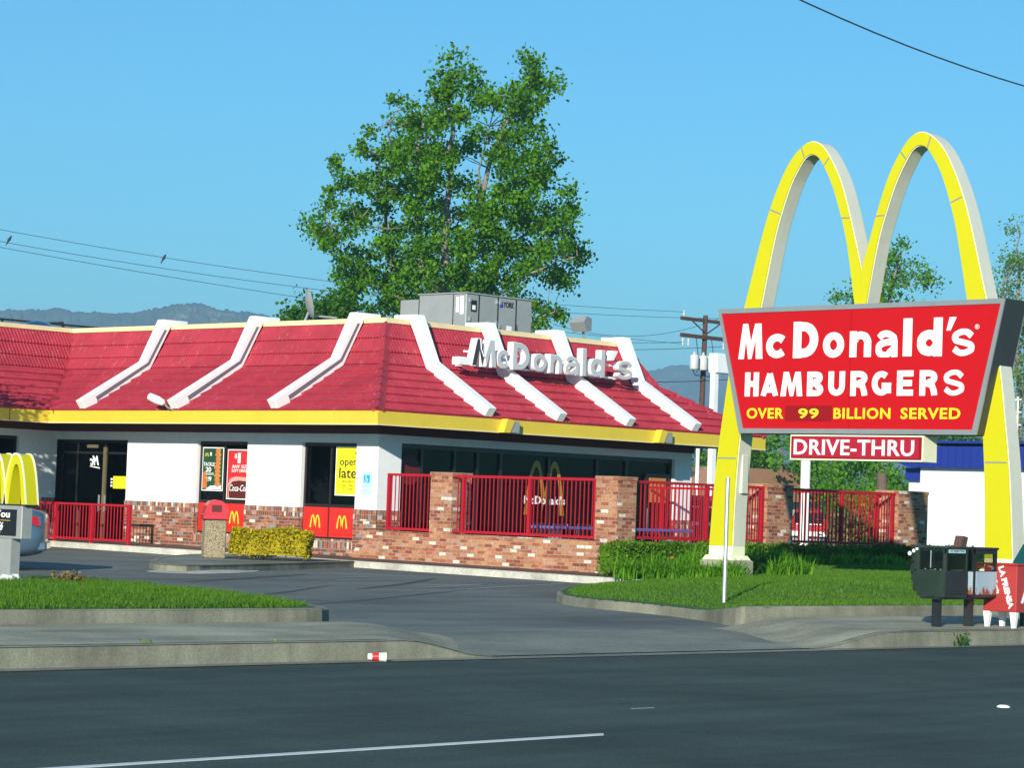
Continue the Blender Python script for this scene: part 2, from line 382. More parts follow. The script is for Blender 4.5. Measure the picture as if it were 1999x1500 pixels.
OFF = {}
def make_mesh(name, verts, faces, mat, off=(0, 0, 0), smooth=False, uv=True):
    me = bpy.data.meshes.new(name)
    V = np.array(verts, dtype=np.float64).reshape(-1, 3)
    me.from_pydata((V - np.array(off)).tolist(), [], faces)
    for mm in (mat if isinstance(mat, (list, tuple)) else [mat]): me.materials.append(MATS[mm])
    me.update()
    if uv and len(faces) < 60000:
        ul = me.uv_layers.new(name='UVMap')
        nl = len(me.loops); vi = np.empty(nl, dtype=np.int32); me.loops.foreach_get('vertex_index', vi)
        nrm = np.array([p.normal[:] for p in me.polygons]); tot = np.array([p.loop_total for p in me.polygons])
        ln = np.repeat(nrm, tot, axis=0); P = V[vi]
        an = np.abs(ln); hor = an[:, 2] > 0.75; xd = an[:, 0] >= an[:, 1]
        U_ = np.where(hor, P[:, 0], np.where(xd, P[:, 1], P[:, 0])); V_ = np.where(hor, P[:, 1], P[:, 2])
        ul.data.foreach_set('uv', np.stack([U_, V_], 1).ravel())
    if smooth:
        me.polygons.foreach_set('use_smooth', [True]*len(me.polygons))
    return me
def tag(o, label=None, cat=None, group=None, kind=None):
    if label: o['label'] = label
    if cat: o['category'] = cat
    if group: o['group'] = group
    if kind: o['kind'] = kind
    return o
def thing(name, label, cat, loc=(0, 0, 0), rz=0, group=None):
    o = bpy.data.objects.new(name, None); COL.objects.link(o); o.location = loc; o.rotation_euler = (0, 0, rz)
    o.empty_display_size = 0.3; OFF[o.name] = (0, 0, 0) if rz else tuple(loc)
    return tag(o, label, cat, group)
def part(name, mb, mat, parent, smooth=False, label=None, uv=True):
    """one mesh under its thing; mesh points are given in world space (in local space for a turned thing)"""
    off = OFF[parent.name]
    o = bpy.data.objects.new(name, make_mesh(name, mb.v, mb.f, mat, off, smooth, uv)); COL.objects.link(o)
    o.parent = parent; OFF[o.name] = off
    if label: o['label'] = label
    return o
def solo(name, mb, mat, label=None, cat=None, group=None, kind=None, loc=None, smooth=False, uv=True):
    """a thing that is one mesh"""
    if loc is None:
        V = np.array(mb.v); loc = (float(V[:, 0].mean()), float(V[:, 1].mean()), float(V[:, 2].min()))
    o = bpy.data.objects.new(name, make_mesh(name, mb.v, mb.f, mat, loc, smooth, uv)); COL.objects.link(o); o.location = loc
    OFF[o.name] = loc
    return tag(o, label, cat, group, kind)
def struct(name, mb, mat, smooth=False): return solo(name, mb, mat, kind='structure', loc=(0, 0, 0), smooth=smooth)
def children(o): return [c for c in bpy.data.objects if c.parent == o]
def copy_tree(o, parent=None):
    c = o.copy(); COL.objects.link(c); c.parent = parent
    for ch in children(o): copy_tree(ch, c)
    return c

FONTC = {}
def glyphs(txt, bold=0.0, extrude=0.0, shear=0.0, spacing=1.0, res=3):
    key = (txt, bold, extrude, shear, spacing)
    if key in FONTC: return FONTC[key]
    cu = bpy.data.curves.new('txt', 'FONT'); cu.body = txt; cu.offset = bold; cu.extrude = 0; cu.shear = shear
    cu.space_character = spacing; cu.resolution_u = res
    ob = bpy.data.objects.new('txt', cu); COL.objects.link(ob)
    dg = bpy.context.evaluated_depsgraph_get(); me = bpy.data.meshes.new_from_object(ob.evaluated_get(dg))
    vs = [tuple(v.co) for v in me.vertices]; fs = [tuple(p.vertices) for p in me.polygons]
    bpy.data.objects.remove(ob); bpy.data.curves.remove(cu); bpy.data.meshes.remove(me)
    FONTC[key] = (vs, fs); return vs, fs
def text_mb(txt, o, u, h, wdt=None, depth=0.01, bold=0.0, shear=0.0, spacing=1.0, mb=None, slant=0):
    """text standing on o, reading along u, h high; raised by depth towards u x z"""
    mb = mb or MB(); vs, fs = glyphs(txt, bold, 0.0, shear, spacing)
    V = np.array(vs); mn = V.min(0); mx = V.max(0); s = h/(mx[1]-mn[1]); sx = (wdt/(mx[0]-mn[0])) if wdt else s
    u = Vector(u); z = Vector((0, 0, 1)); n = u.cross(z); o = Vector(o)
    P = [o + u*((a[0]-mn[0])*sx) + z*((a[1]-mn[1])*s) for a in vs]; k = len(P)
    edges = {}
    for f in fs:
        for i in range(len(f)):
            e = (f[i], f[(i+1) % len(f)]); edges[e] = 1
    Fs = [tuple(i+k for i in f) for f in fs]
    for (a, b_) in edges:
        if (b_, a) not in edges: Fs.append((a, b_, b_+k, a+k))
    mb.add([p for p in P] + [p + n*depth for p in P], Fs); return mb
UL = (0, -1, 0)    # reading direction on faces that look towards -X
UR = (1, 0, 0)     # reading direction on faces that look towards -Y


# ---- stroke built lettering (heights in units of the letter's own height)
def ell(cx, cy, rx, ry, a0, a1, n=22): return [(cx+rx*math.cos(rad(a0+(a1-a0)*i/n)), cy+ry*math.sin(rad(a0+(a1-a0)*i/n))) for i in range(n+1)]
def crv(p, k=5):
    q = []
    for i in range(len(p)-1):
        p0, p1, p2, p3 = p[max(i-1, 0)], p[i], p[i+1], p[min(i+2, len(p)-1)]
        for j in range(k):
            t_ = j/k; q.append(tuple(0.5*((2*b)+(-a+c)*t_+(2*a-5*b+4*c-d_)*t_*t_+(-a+3*b-3*c+d_)*t_**3) for a, b, c, d_ in zip(p0, p1, p2, p3)))
    return q+[p[-1]]
# each glyph: (strokes, height) in a unit-wide box, thickness tx across and ty up
def glyph(ch, w, h, t):
    """strokes as point lists in metres inside w x h, t = stroke thickness"""
    X = lambda a: t/2 + a*(w-t); Y = lambda b: t/2 + b*(h-t)
    E = lambda a0, a1: ell(w/2, h/2, w/2-t/2, h/2-t/2, a0, a1, 28)
    ln = lambda *p: [(X(a), Y(b)) for a, b in p]
    st = {'o': [E(0, 360)], 'c': [E(42, 318)], 'l': [[(w/2, 0), (w/2, h)]], 'H': [[(t/2, 0), (t/2, h)], [(w-t/2, 0), (w-t/2, h)], [(t, h*.52), (w-t, h*.52)]],
      'D': [[(t/2, 0), (t/2, h)], [(t, h-t/2)] + [(w*0.42+(w*.58-t/2)*math.cos(rad(a)), h/2+(h/2-t/2)*math.sin(rad(a))) for a in range(88, -89, -8)] + [(t, t/2)]],
      'n': [[(t/2, 0), (t/2, h)], [(t*.7, h*.62)]+[(X(a), Y(b)) for a, b in crv([(0.15, .84), (0.45, 1.0), (0.8, .92), (1, .66)], 4)]+[(w-t/2, 0)]],
      'U': [[(t/2, h), (t/2, h*.42)] + [(w/2+(w/2-t/2)*math.cos(rad(a)), h*.40+(h*.40-t/2)*math.sin(rad(a))) for a in range(186, 355, 8)] + [(w-t/2, h*.42), (w-t/2, h)]],
      'E': [[(t/2, 0), (t/2, h)], [(t, h-t*.45), (w, h-t*.45)], [(t, h/2), (w*.92, h/2)], [(t, t*.45), (w, t*.45)]],
      'B': [[(t/2, 0), (t/2, h)], [(t, h-t*.45), (w*.55, h-t*.45)]+[(w*.55+(w*.40-t/2)*math.cos(rad(a)), h*.745+(h*.255-t*.45)*math.sin(rad(a))) for a in range(80, -81, -16)]+[(t, h*.53)], [(t*1.01, h*.50), (w*.6, h*.50)]+[(w*.58+(w*.42-t/2)*math.cos(rad(a)), h*.265+(h*.265-t*.45)*math.sin(rad(a))) for a in range(80, -81, -16)]+[(t, t*.45)]],
      'R': [[(t/2, 0), (t/2, h)], [(t, h-t*.45), (w*.52, h-t*.45)]+[(w*.52+(w*.46-t/2)*math.cos(rad(a)), h*.71+(h*.29-t*.45)*math.sin(rad(a))) for a in range(80, -81, -16)]+[(t, h*.45)], [(w*.50, h*.46), (w*.70, h*.40), (w-t*.62, h*.18), (w-t*.5, 0)]],
      'A': [[(t*.48, 0), (w*.5, h*.93)], [(w-t*.48, 0), (w*.5, h*.93)], [(w*.25, h*.27), (w*.75, h*.27)]],
      'G': [E(50, 340), [(w*.52, h*.40), (w, h*.40)], [(w-t*.46, h*.40), (w-t*.46, h*.10)]],
      'S': [crv(ln((1.0, .80), (.72, 1.0), (.35, 1.0), (.03, .82), (.10, .60), (.50, .50), (.92, .38), (1.0, .16), (.65, 0.0), (.30, 0.0), (-.02, .20)), 4)],
      'a': [[(X(a), Y(b)) for a, b in crv([(.02, .80), (.25, .99), (.60, 1.0), (.92, .84)], 4)]+[(w-t*.55, h*.6), (w-t*.5, 0)], [(X(.95), Y(.60)), (X(.55), Y(.58))]+[(X(.40)+(X(.40)-t*.42)*math.cos(rad(a)), Y(.23)+(Y(.26)-t*.34)*math.sin(rad(a))) for a in range(100, 300, 16)]+[(X(.70), Y(.06)), (X(.98), Y(.26))]]}
    st['s'] = st['S']
    if ch == 'd': 
        hx = h*0.70; st['d'] = [ell(w/2-t*.05, hx/2, w/2-t/2, hx/2-t/2, 0, 360, 28), [(w-t/2, 0), (w-t/2, h)]]
    return st[ch]
def stroke_text(ch, o, u, w, h, t, depth, mb=None):
    mb = mb or MB(); u = Vector(u); z = Vector((0, 0, 1)); n = u.cross(z); o = Vector(o)
    t = t*{'s': 0.78, 'S': 0.82, 'a': 0.86}.get(ch, 1.0)
    for si, path in enumerate(glyph(ch, w, h, t)):
        closed = len(path) > 4 and math.dist(path[0], path[-1]) < 1e-6
        P = path[:-1] if closed else path; m_ = len(P); vs = []
        for i, p in enumerate(P):
            a = P[(i-1) % m_] if (closed or i > 0) else p; b = P[(i+1) % m_] if (closed or i < m_-1) else p
            dx, dy = b[0]-a[0], b[1]-a[1]; l = math.hypot(dx, dy) or 1; nx, ny = -dy/l*t/2, dx/l*t/2
            if abs(dx)/l > 0.85: ny *= 0.90
            for s in (-1, 1):
                xx = min(max(p[0]+s*nx, 0), w); yy = min(max(p[1]+s*ny, 0), h)
                for d in (0, depth+si*0.0006): vs.append(o + u*xx + z*yy + n*d)
        fs = []
        for i in range(m_ if closed else m_-1):
            a, b = i*4, ((i+1) % m_)*4
            fs += [(a+1, b+1, b+3, a+3), (a, a+2, b+2, b), (a, b, b+1, a+1), (a+2, a+3, b+3, b+2)]
        if not closed: fs += [(0, 1, 3, 2), (m_*4-4, m_*4-2, m_*4-1, m_*4-3)]
        mb.add(vs, fs)
    return mb

def arch_polys(c, z0, hw, H, t, axis_u, plane, depth, mb=None, n=10):
    """small golden-arches emblem: centre c along u, base z0, half width hw, height H, stroke t; u='y' lies in x=plane"""
    mb = mb or MB()
    for sgn_ in (-1, 1):
        a = hw/2
        def cur(rx, top, inn):
            pts = []
            for i in range(2*n+1):
                x = -1 + i/n
                pts.append((x*rx, top*(1-abs(x)**2.3)))
            return pts
        O = cur(a+t*0.5, H, 0); I = cur(a-t*0.5, H-t*1.1, 1)
        def P(p, d):
            uu = c + sgn_*a + p[0]; zz = z0 + max(p[1], 0)
            return (plane+d, uu, zz) if axis_u == 'y' else (uu, plane+d, zz)
        m_ = len(O)
        vs = [P(p, 0) for p in O] + [P(p, 0) for p in I] + [P(p, depth) for p in O] + [P(p, depth) for p in I]
        fs = []
        for i in range(m_-1):
            fs += [(i, i+1, m_+i+1, m_+i), (2*m_+i, 3*m_+i, 3*m_+i+1, 2*m_+i+1), (i, 2*m_+i, 2*m_+i+1, i+1), (m_+i, m_+i+1, 3*m_+i+1, 3*m_+i)]
        mb.add(vs, fs)
    return mb

def leaf_cloud(centers, radii, n, size, flat=0.9, droop=0.2, rs=None):
    """n rhombic leaves, gaussian round each centre; returns verts, faces"""
    rs = rs or np.random
    C = np.repeat(centers, n, axis=0); Rr = np.repeat(radii, n, axis=0)
    P = C + rs.normal(size=C.shape)*Rr*0.5*np.array([1, 1, flat])
    k = len(P); d = rs.normal(size=(k, 3)); d[:, 2] -= droop; d /= np.linalg.norm(d, axis=1)[:, None]
    e = rs.normal(size=(k, 3)); e -= (e*d).sum(1)[:, None]*d; e /= np.linalg.norm(e, axis=1)[:, None]
    s = size*(0.6+0.8*rs.random(k))[:, None]
    nn = np.cross(d, e)
    V = np.stack([P - d*s*0.5, P + e*s*0.42 + nn*s*0.10, P + d*s*0.5, P - e*s*0.42 + nn*s*0.10], 1).reshape(-1, 3)
    F = np.arange(4*k).reshape(-1, 4).tolist()
    return V.tolist(), F

# ------------------------------------------------------------------ terrain
def G(Y): return float(np.interp(Y, [0, 17.75, 20.7, 30, 50, 70], [0, 0, 0.07, 0.07, 0.17, 0.20]))
def smooth(a, b, x):
    t = min(1, max(0, (x-a)/(b-a))); return t*t*(3-2*t)
def WZ(Y): return G(Y) + 0.135
def grid(xs, ys, fz, skirt=None):
    mb = MB(); vs = [(x, y, fz(x, y)) for y in ys for x in xs]; n = len(xs)
    fs = [(j*n+i, j*n+i+1, (j+1)*n+i+1, (j+1)*n+i) for j in range(len(ys)-1) for i in range(n-1)]
    return mb.add(vs, fs)
def inpoly(px, py, poly):
    ins = np.zeros(px.shape, bool); n = len(poly)
    for i in range(n):
        x0, y0 = poly[i]; x1, y1 = poly[(i+1) % n]
        if y0 == y1: continue
        c = ((y0 > py) != (y1 > py)) & (px < (x1-x0)*(py-y0)/(y1-y0)+x0); ins ^= c
    return ins
def poly_dist(px, py, pts):
    d = np.full(px.shape, 1e9)
    for (x0, y0), (x1, y1) in zip(pts[:-1], pts[1:]):
        dx, dy = x1-x0, y1-y0; t = np.clip(((px-x0)*dx+(py-y0)*dy)/(dx*dx+dy*dy), 0, 1)
        d = np.minimum(d, np.hypot(px-x0-t*dx, py-y0-t*dy))
    return d
def chaikin(p, k=2):
    for _ in range(k):
        q = [p[0]]
        for a, b in zip(p[:-1], p[1:]):
            q += [(a[0]*.75+b[0]*.25, a[1]*.75+b[1]*.25), (a[0]*.25+b[0]*.75, a[1]*.25+b[1]*.75)]
        p = q + [p[-1]]
    return p
def kerb_mb(pts, w_, ftop, fbot, side=1, mb=None):
    """kerb whose outer face runs along pts, w_ wide to the side"""
    mb = mb or MB(); n = len(pts); A = []
    for i, (x, y) in enumerate(pts):
        a = pts[max(i-1, 0)]; b_ = pts[min(i+1, n-1)]; dx, dy = b_[0]-a[0], b_[1]-a[1]; l = math.hypot(dx, dy)
        nx, ny = -dy/l*side, dx/l*side
        zt, zb = ftop(x, y), fbot(x, y)
        A.append([(x, y, zb-0.05), (x+nx*0.015, y+ny*0.015, zt-0.02), (x+nx*0.04, y+ny*0.04, zt), (x+nx*w_, y+ny*w_, zt), (x+nx*w_, y+ny*w_, zb-0.05)])
    m_ = 5; vs = [p for r in A for p in r]; fs = []
    for i in range(n-1):
        for k in range(m_-1):
            f = (i*m_+k, (i+1)*m_+k, (i+1)*m_+k+1, i*m_+k+1); fs.append(f if side < 0 else f[::-1])
    fs.append(tuple(range(m_))); fs.append(tuple(range(n*m_-1, (n-1)*m_-1, -1)))
    return mb.add(vs, fs)

gb = MB(); gb.add([(-50,-50,-0.06),(4690,-50,-0.06),(4690,4690,-0.06),(-50,4690,-0.06)], [(0,1,2,3)])
struct('ground', gb, 'soil')
rb = grid([-45, 0, 40, 300], [-6, 4, 11.5, 17.72], lambda x, y: -0.004 if y > 17 else 0.0)
struct('road', rb, 'road asphalt')
struct('gutter', MB().add([(-45,17.74,-0.002),(300,17.74,-0.002),(300,18.02,0.002),(-45,18.02,0.002)], [(0,1,2,3)]), 'driveway concrete')
struct('gutter_seam', MB().box(-45, 300, 17.715, 17.745, -0.03, 0.0035), 'dark bronze')
struct('road_line', MB().prism([(7.0, 11.385), (13.08, 11.505), (13.16, 11.585), (7.0, 11.455)], 'z', -0.001, 0.005), 'road paint')
mk = MB(); mk.lathe((18.37, 11.79, 0), [(0.055, 0), (0.052, 0.012), (0.03, 0.02)], 14)
solo('lane_marker', mk, 'sign white', 'small white raised dot stuck on the dark road near the right edge', 'road marker')
struct('faint_marking', MB().box(15.05, 15.30, 12.95, 12.97, -0.001, 0.002), 'worn paint')

XL0, XL1, XR0, XR1 = 17.5, 18.7, 24.1, 25.7
def sk(Y): return smooth(18.0, 20.6, Y)
def walk_h(X, Y):
    full = 0.18 + 0.02*smooth(18, 20.7, Y)
    low = 0.012 + (G(Y) - 0.012)*smooth(17.9, 20.5, Y)
    k = max(1 - smooth(XL0, XL1, X-1.7*sk(Y)), smooth(XR0, XR1, X-1.4*sk(Y)))
    return low + (full-low)*k
ysw = [18.0, 18.15, 18.5, 19.0, 19.5, 20.0, 20.4, 20.72]
def xs_rng(a, b, n): return [a + (b-a)*i/n for i in range(n+1)]
def skgrid(xs, wl, wr):
    mb = MB(); n = len(xs)
    vs = [(x+wl(x)*sk(y), y, walk_h(x+wl(x)*sk(y), y)) for y in ysw for x in xs]
    return mb.add(vs, [(j*n+i, j*n+i+1, (j+1)*n+i+1, (j+1)*n+i) for j in range(len(ysw)-1) for i in range(n-1)])
struct('sidewalk', skgrid([-45, -20, 0, 8, 14]+xs_rng(XL0-0.5, XL1, 10), lambda x: 1.7 if x > 16 else 0.0, None), 'walk concrete')
struct('sidewalk_corner', skgrid(xs_rng(XR0, XR1+0.3, 10)+[30, 40, 60, 120, 200], lambda x: 1.4 if x < 26.2 else 0.0, None), 'walk concrete')
struct('driveway', skgrid(xs_rng(XL1, XR0, 6), lambda x: 1.7-0.3*(x-XL1)/(XR0-XL1), None), 'driveway concrete')
def kt(x, y): return walk_h(x, 18.0) + 0.003
kb = kerb_mb([(x, 17.985) for x in [-45, -20, 0, 5, 10, 14]+xs_rng(16, 18.75, 14)], 0.15, kt, lambda x, y: 0.0, side=1)
struct('street_kerb', kb, 'kerb concrete')
kb = kerb_mb([(x, 17.985) for x in xs_rng(24.0, 26, 14)+[30, 36, 45, 60, 90, 200]], 0.15, kt, lambda x, y: 0.0, side=1)
struct('street_kerb_corner', kb, 'kerb concrete')
M('scuffed asphalt', (0.045,0.048,0.052), 0.8, 0.3, 2.0)
jb = MB()
for X in [9.4, 13.9, 16.9, 28.9, 32.1, 36, 40]: jb.add([(X,18.15,walk_h(X,18.15)+.002),(X+.006,18.15,walk_h(X,18.15)+.002),(X+.006,20.7,walk_h(X,20.7)+.002),(X,20.7,walk_h(X,20.7)+.002)],[(0,1,2,3)])
jb.box(-20, 17.4, 18.145, 18.16, 0.15, 0.1855); jb.box(26, 60, 18.145, 18.16, 0.15, 0.1855)
struct('paving_joint', jb, 'scuffed asphalt')
# parking lot sheet
lot = grid([-45, -20, 0, 10, 20, 30, 40, 60, 90, 130], [20.7, 24, 30, 36, 42, 50, 60, 70], lambda x, y: G(y))
struct('parking_lot', lot, 'lot asphalt')
struct('street_beyond', MB().add([(90,36,0.206),(400,36,0.206),(400,150,0.206),(50,150,0.206),(50,70.5,0.206)], [(0,1,2,3,4)]), 'lot asphalt')
# painted bay lines
def flat_line(mb, a, b, w_=0.10, dz=0.004, fz=G):
    a, b = Vector((*a, 0)), Vector((*b, 0)); d = (b-a).normalized(); n_ = Vector((-d.y, d.x, 0))*w_/2
    k = 8; A, B = [], []
    for i in range(k+1):
        p = a + (b-a)*i/k; A.append((p.x-n_.x, p.y-n_.y, fz(p.y)+dz)); B.append((p.x+n_.x, p.y+n_.y, fz(p.y)+dz))
    return mb.strip(A, B)
lb = MB()
for a, b in [((30.45,34.55),(33.7,35.65)), ((31.4,34.05),(34.6,35.1)), ((31.1,31.6),(33.9,32.9)), ((31.25,30.95),(34.3,32.35)), ((34.2,32.25),(36.6,33.3))]: flat_line(lb, a, b, 0.09)
struct('parking_line', lb, 'worn paint')
# dark tyre scuffs and a patched strip of asphalt on the lot and the apron
sb = MB()
def scuff(pts, w_, dz):
    A, B = [], []; pts = chaikin(pts, 2)
    for i, (x, y) in enumerate(pts):
        a = pts[max(i-1, 0)]; b_ = pts[min(i+1, len(pts)-1)]; dx, dy = b_[0]-a[0], b_[1]-a[1]; l = math.hypot(dx, dy)
        ww = w_*(0.15 + math.sin(math.pi*min(1, max(0, i/(len(pts)-1)))))
        z = (walk_h(x, y) if y < 20.7 else G(y)) + dz
        A.append((x-dy/l*ww, y+dx/l*ww, z)); B.append((x+dy/l*ww, y-dx/l*ww, z))
    sb.strip(A, B)
M('scuffed asphalt', (0.045,0.048,0.052), 0.8, 0.3, 2.0)
for p_, w_ in [([(23.0,26.0),(26,27.6),(28.6,29.2),(31.6,31.0)], 0.035), ([(22.4,27.3),(25.5,29.2),(29.5,32.2)], 0.05), ([(27.2,33.2),(30,34.8),(33,36.6)], 0.10), ([(29,31),(32,32.9),(35,35.2)], 0.08)]: scuff(p_, w_, 0.003)
struct('tyre_scuff', sb, 'scuffed asphalt')

# ---- raised island by the walkway
isl = [(37.56,40.15),(35.0,38.9),(33.0,38.0),(31.4,37.25),(30.3,36.75),(29.9,36.95),(30.2,37.7),(31.1,39.1),(33.5,41.6),(36.0,43.5),(37.56,43.6)]
isl_s = chaikin(isl, 1)
def fan(pts, fz):
    """flat filled outline"""
    mb = MB(); mb.add([(x, y, fz(x, y)) for x, y in pts], [tuple(range(len(pts)))]); return mb
struct('traffic_island', fan([(x, y) for x, y in isl_s], lambda x, y: G(y)+0.128), 'driveway concrete')
struct('island_kerb', kerb_mb(isl_s, 0.14, lambda x, y: G(y)+0.133, lambda x, y: G(y), side=-1), 'kerb concrete')
# sand drift against the island
sd = MB(); pts = chaikin([(29.9,37.5),(29.3,36.9),(29.6,36.1),(30.9,36.5),(32.2,37.2),(32.9,37.9)], 2)
sd.add([(x, y, G(y)+0.006) for x, y in pts]+[(31.0,37.15,G(37)+0.05)], [(i, i+1, len(pts)) for i in range(len(pts)-1)])
struct('sand_drift', sd, 'pale kerb')
# ---- walkway round the building
wk = grid([37.5, 37.9, 38.4, 39.2], [24+2*i for i in range(18)], lambda x, y: WZ(y) + 0.02*(x-37.5))
wk = grid([37.5, 37.9, 38.4, 39.2], [33.0+1.6*i for i in range(13)], lambda x, y: WZ(y) + 0.03*(x-37.5))
wk.add([(37.5,27,0.2),(38.6,27,0.2),(38.6,33,WZ(33)),(37.5,33,WZ(33))], [(0,1,2,3)])
struct('walkway', wk, 'tan paving')
struct('walkway_kerb', kerb_mb([(37.42, y) for y in xs_rng(30.0, 52.4, 24)], 0.14, lambda x, y: WZ(y)+0.004, lambda x, y: G(y), side=-1), 'pale kerb')
struct('patio_floor', MB().box(39.1, 49.3, 34.3, 41.03, 0.1, 0.28), 'tan paving')

# ---- lawns
LN = [(60,20.76),(34,20.76),(28,20.76),(26.45,20.78),(26.25,20.95),(27.2,22.2),(28.0,23.9),(28.35,25.4),(29.0,26.5),(30.2,27.7),(32.4,29.5),(34.6,30.6),(36.4,31.3),(37.6,32.2)]
LNs = chaikin(LN, 2)
def base_r(x, y):
    return 0.2 if y < 20.9 else max(G(y), 0.2 - 0.09*(y-20.8))
def kerb_top(x, y): return base_r(x, y) + 0.135
def lawn_h(X, Y):
    d = poly_dist(X, Y, LNs); kz = np.maximum(0.21, 0.335-0.09*np.clip(Y-20.8, 0, 5))
    return kz - 0.01 + 0.46*(1-np.exp(-d/4.0))
def LH(x, y): return float(lawn_h(np.array([x]), np.array([y]))[0])
lawnpoly = LNs + [(37.6,33.0),(38.7,33.9),(60,33.9)]
def lawn_mesh(poly, h, x0, x1, y0, y1, st):
    xs = np.arange(x0, x1+st, st); ys = np.arange(y0, y1+st, st); X, Y = np.meshgrid(xs, ys); Z = h(X, Y)
    ins = inpoly(X.ravel()+1e-4, Y.ravel()+1e-4, poly).reshape(X.shape); n = len(xs)
    vs = np.stack([X.ravel(), Y.ravel(), Z.ravel()], 1).tolist(); fs = []
    for j in range(len(ys)-1):
        for i in range(n-1):
            if ins[j, i] and ins[j+1, i] and ins[j, i+1] and ins[j+1, i+1]: fs.append((j*n+i, j*n+i+1, (j+1)*n+i+1, (j+1)*n+i))
    mb = MB(); mb.v = [tuple(v) for v in vs]; mb.f = fs; return mb
struct('lawn', lawn_mesh(lawnpoly, lawn_h, 26, 60, 20.7, 34, 0.1), 'turf')
struct('lawn_kerb', kerb_mb(LNs, 0.15, kerb_top, lambda x, y: base_r(x, y)-0.1, side=-1), 'kerb concrete')

LG = [(-30,20.76),(18.6,20.76),(19.15,20.85),(19.5,21.3),(20.4,23.6),(20.9,25.4),(20.95,27.0),(20.6,27.5),(-30,28.2)]
LGs = chaikin(LG, 1)
def lh2(X, Y):
    d = poly_dist(X, Y, LGs); return 0.322 + 0.10*(1-np.exp(-d/1.2))
struct('verge', lawn_mesh(LGs, lh2, 8, 21, 20.8, 28, 0.1), 'turf')
struct('verge_far', MB().add([(-30,20.9,.33),(8.0,20.9,.33),(8.0,28,.33),(-30,28,.33)], [(0,1,2,3)]), 'turf')
struct('verge_kerb', kerb_mb(LGs, 0.16, lambda x, y: 0.335, lambda x, y: 0.1, side=1), 'kerb concrete')

def blades(poly, h, box_, dens, ht, wd, seed, lean=0.5, mask=None, patch=0.0):
    rs = np.random.RandomState(seed); x0, x1, y0, y1 = box_; n = int(dens*(x1-x0)*(y1-y0))
    X = rs.uniform(x0, x1, n); Y = rs.uniform(y0, y1, n); ok = inpoly(X, Y, poly)
    if mask is not None: ok &= mask(X, Y, rs)
    X, Y = X[ok], Y[ok]; n = len(X); Z = h(X, Y)
    a = rs.uniform(0, 2*math.pi, n); hh = ht*rs.uniform(0.5, 1.35, n); ll = rs.normal(0, lean, n)*hh; bdir = rs.uniform(0, 2*math.pi, n)
    if patch: hh = hh*(1+patch*np.sin(X*3.1+1.3*np.sin(Y*2.3))*np.sin(Y*4.1+X))
    dx, dy = np.cos(a)*wd/2, np.sin(a)*wd/2
    V = np.empty((n, 3, 3)); V[:, 0] = np.stack([X-dx, Y-dy, Z-0.005], 1); V[:, 1] = np.stack([X+dx, Y+dy, Z-0.005], 1)
    V[:, 2] = np.stack([X+np.cos(bdir)*ll, Y+np.sin(bdir)*ll, Z+hh], 1)
    mb = MB(); mb.v = V.reshape(-1, 3).tolist(); mb.f = np.arange(3*n).reshape(-1, 3).tolist(); return mb
inner = [(60,20.92),(28,20.92),(26.75,20.95),(27.4,22.1),(28.2,23.9),(28.55,25.4),(29.15,26.4),(30.3,27.5),(32.5,29.25),(34.8,30.3),(36.6,31.1),(37.8,32.1),(38.0,33.6),(60,33.6)]
solo('lawn_grass', blades(inner, lawn_h, (26, 48, 20.9, 33.6), 900, 0.035, 0.013, 3, 0.6), 'grass blade', 'mown green grass of the mounded lawn in front of the big sign', 'grass', kind='stuff', loc=(33, 26, 0.3), uv=False)
inner2 = [(8,20.95),(18.7,20.95),(19.3,21.4),(20.2,23.7),(20.7,25.4),(20.75,27),(8,27.9)]
solo('verge_grass', blades(inner2, lh2, (9, 21, 20.9, 28), 1700, 0.050, 0.012, 4, 0.8, patch=0.4), 'grass blade', 'longer rough grass on the verge behind the left sidewalk', 'grass', kind='stuff', loc=(16, 24, 0.3), uv=False)

# ------------------------------------------------------------------ mountains
def pix_dir(x, y):
    return (r2*((x-999.5)/CF) - u2*((y-750)/CF) + fw)
def ridge(name, prof, R0, depth, seed, rough):
    rs = np.random.RandomState(seed); az, el = [], []
    for x, y in prof:
        d = pix_dir(x, y); az.append(math.atan2(d.y, d.x)); el.append(d.z/math.hypot(d.x, d.y))
    az = np.array(az)[::-1]; el = np.array(el)[::-1]
    A = np.linspace(az[0], az[-1], 420); H = np.interp(A, az, el)*R0
    k = 46; mb = MB(); vs = []
    ph = rs.uniform(0, 6.28, 40); fr = rs.uniform(10, 420, 40)
    for j in range(k):
        t = j/(k-1)
        for i, a in enumerate(A):
            nse = sum(math.sin(fr[q]*a + ph[q] + 3.1*t*math.cos(fr[q]*.13*a+ph[-q-1]))/math.sqrt(fr[q]/10) for q in range(20))
            rr = R0 - depth*t
            z = H[i]*(1-t)**1.15*(1+0.0*t) + nse*rough*min(1, t*3)*(1-t)*1.2 + nse*rough*0.10 + (rs.rand()-0.5)*(3.0 if j < 2 else 9.0) - 4*t
            vs.append((math.cos(a)*rr, math.sin(a)*rr, z))
    n = len(A); fs = [(j*n+i, j*n+i+1, (j+1)*n+i+1, (j+1)*n+i) for j in range(k-1) for i in range(n-1)]
    for i, a in enumerate(A): vs.append((math.cos(a)*(R0+150), math.sin(a)*(R0+150), -4))
    o = k*n; fs += [(i, o+i, o+i+1, i+1) for i in range(n-1)]
    mb.add(vs, fs); struct(name, mb, 'mountain', smooth=True)
ridge('mountains', [(-900,640),(-600,600),(-300,585),(-120,602),(0,605),(60,603),(112,598),(154,608),(224,610),(272,608),(304,598),(339,590),(384,589),(426,602),(464,608),(512,613),(600,640),(700,700),(900,800),(1050,900)], 3000, 900, 1, 9)
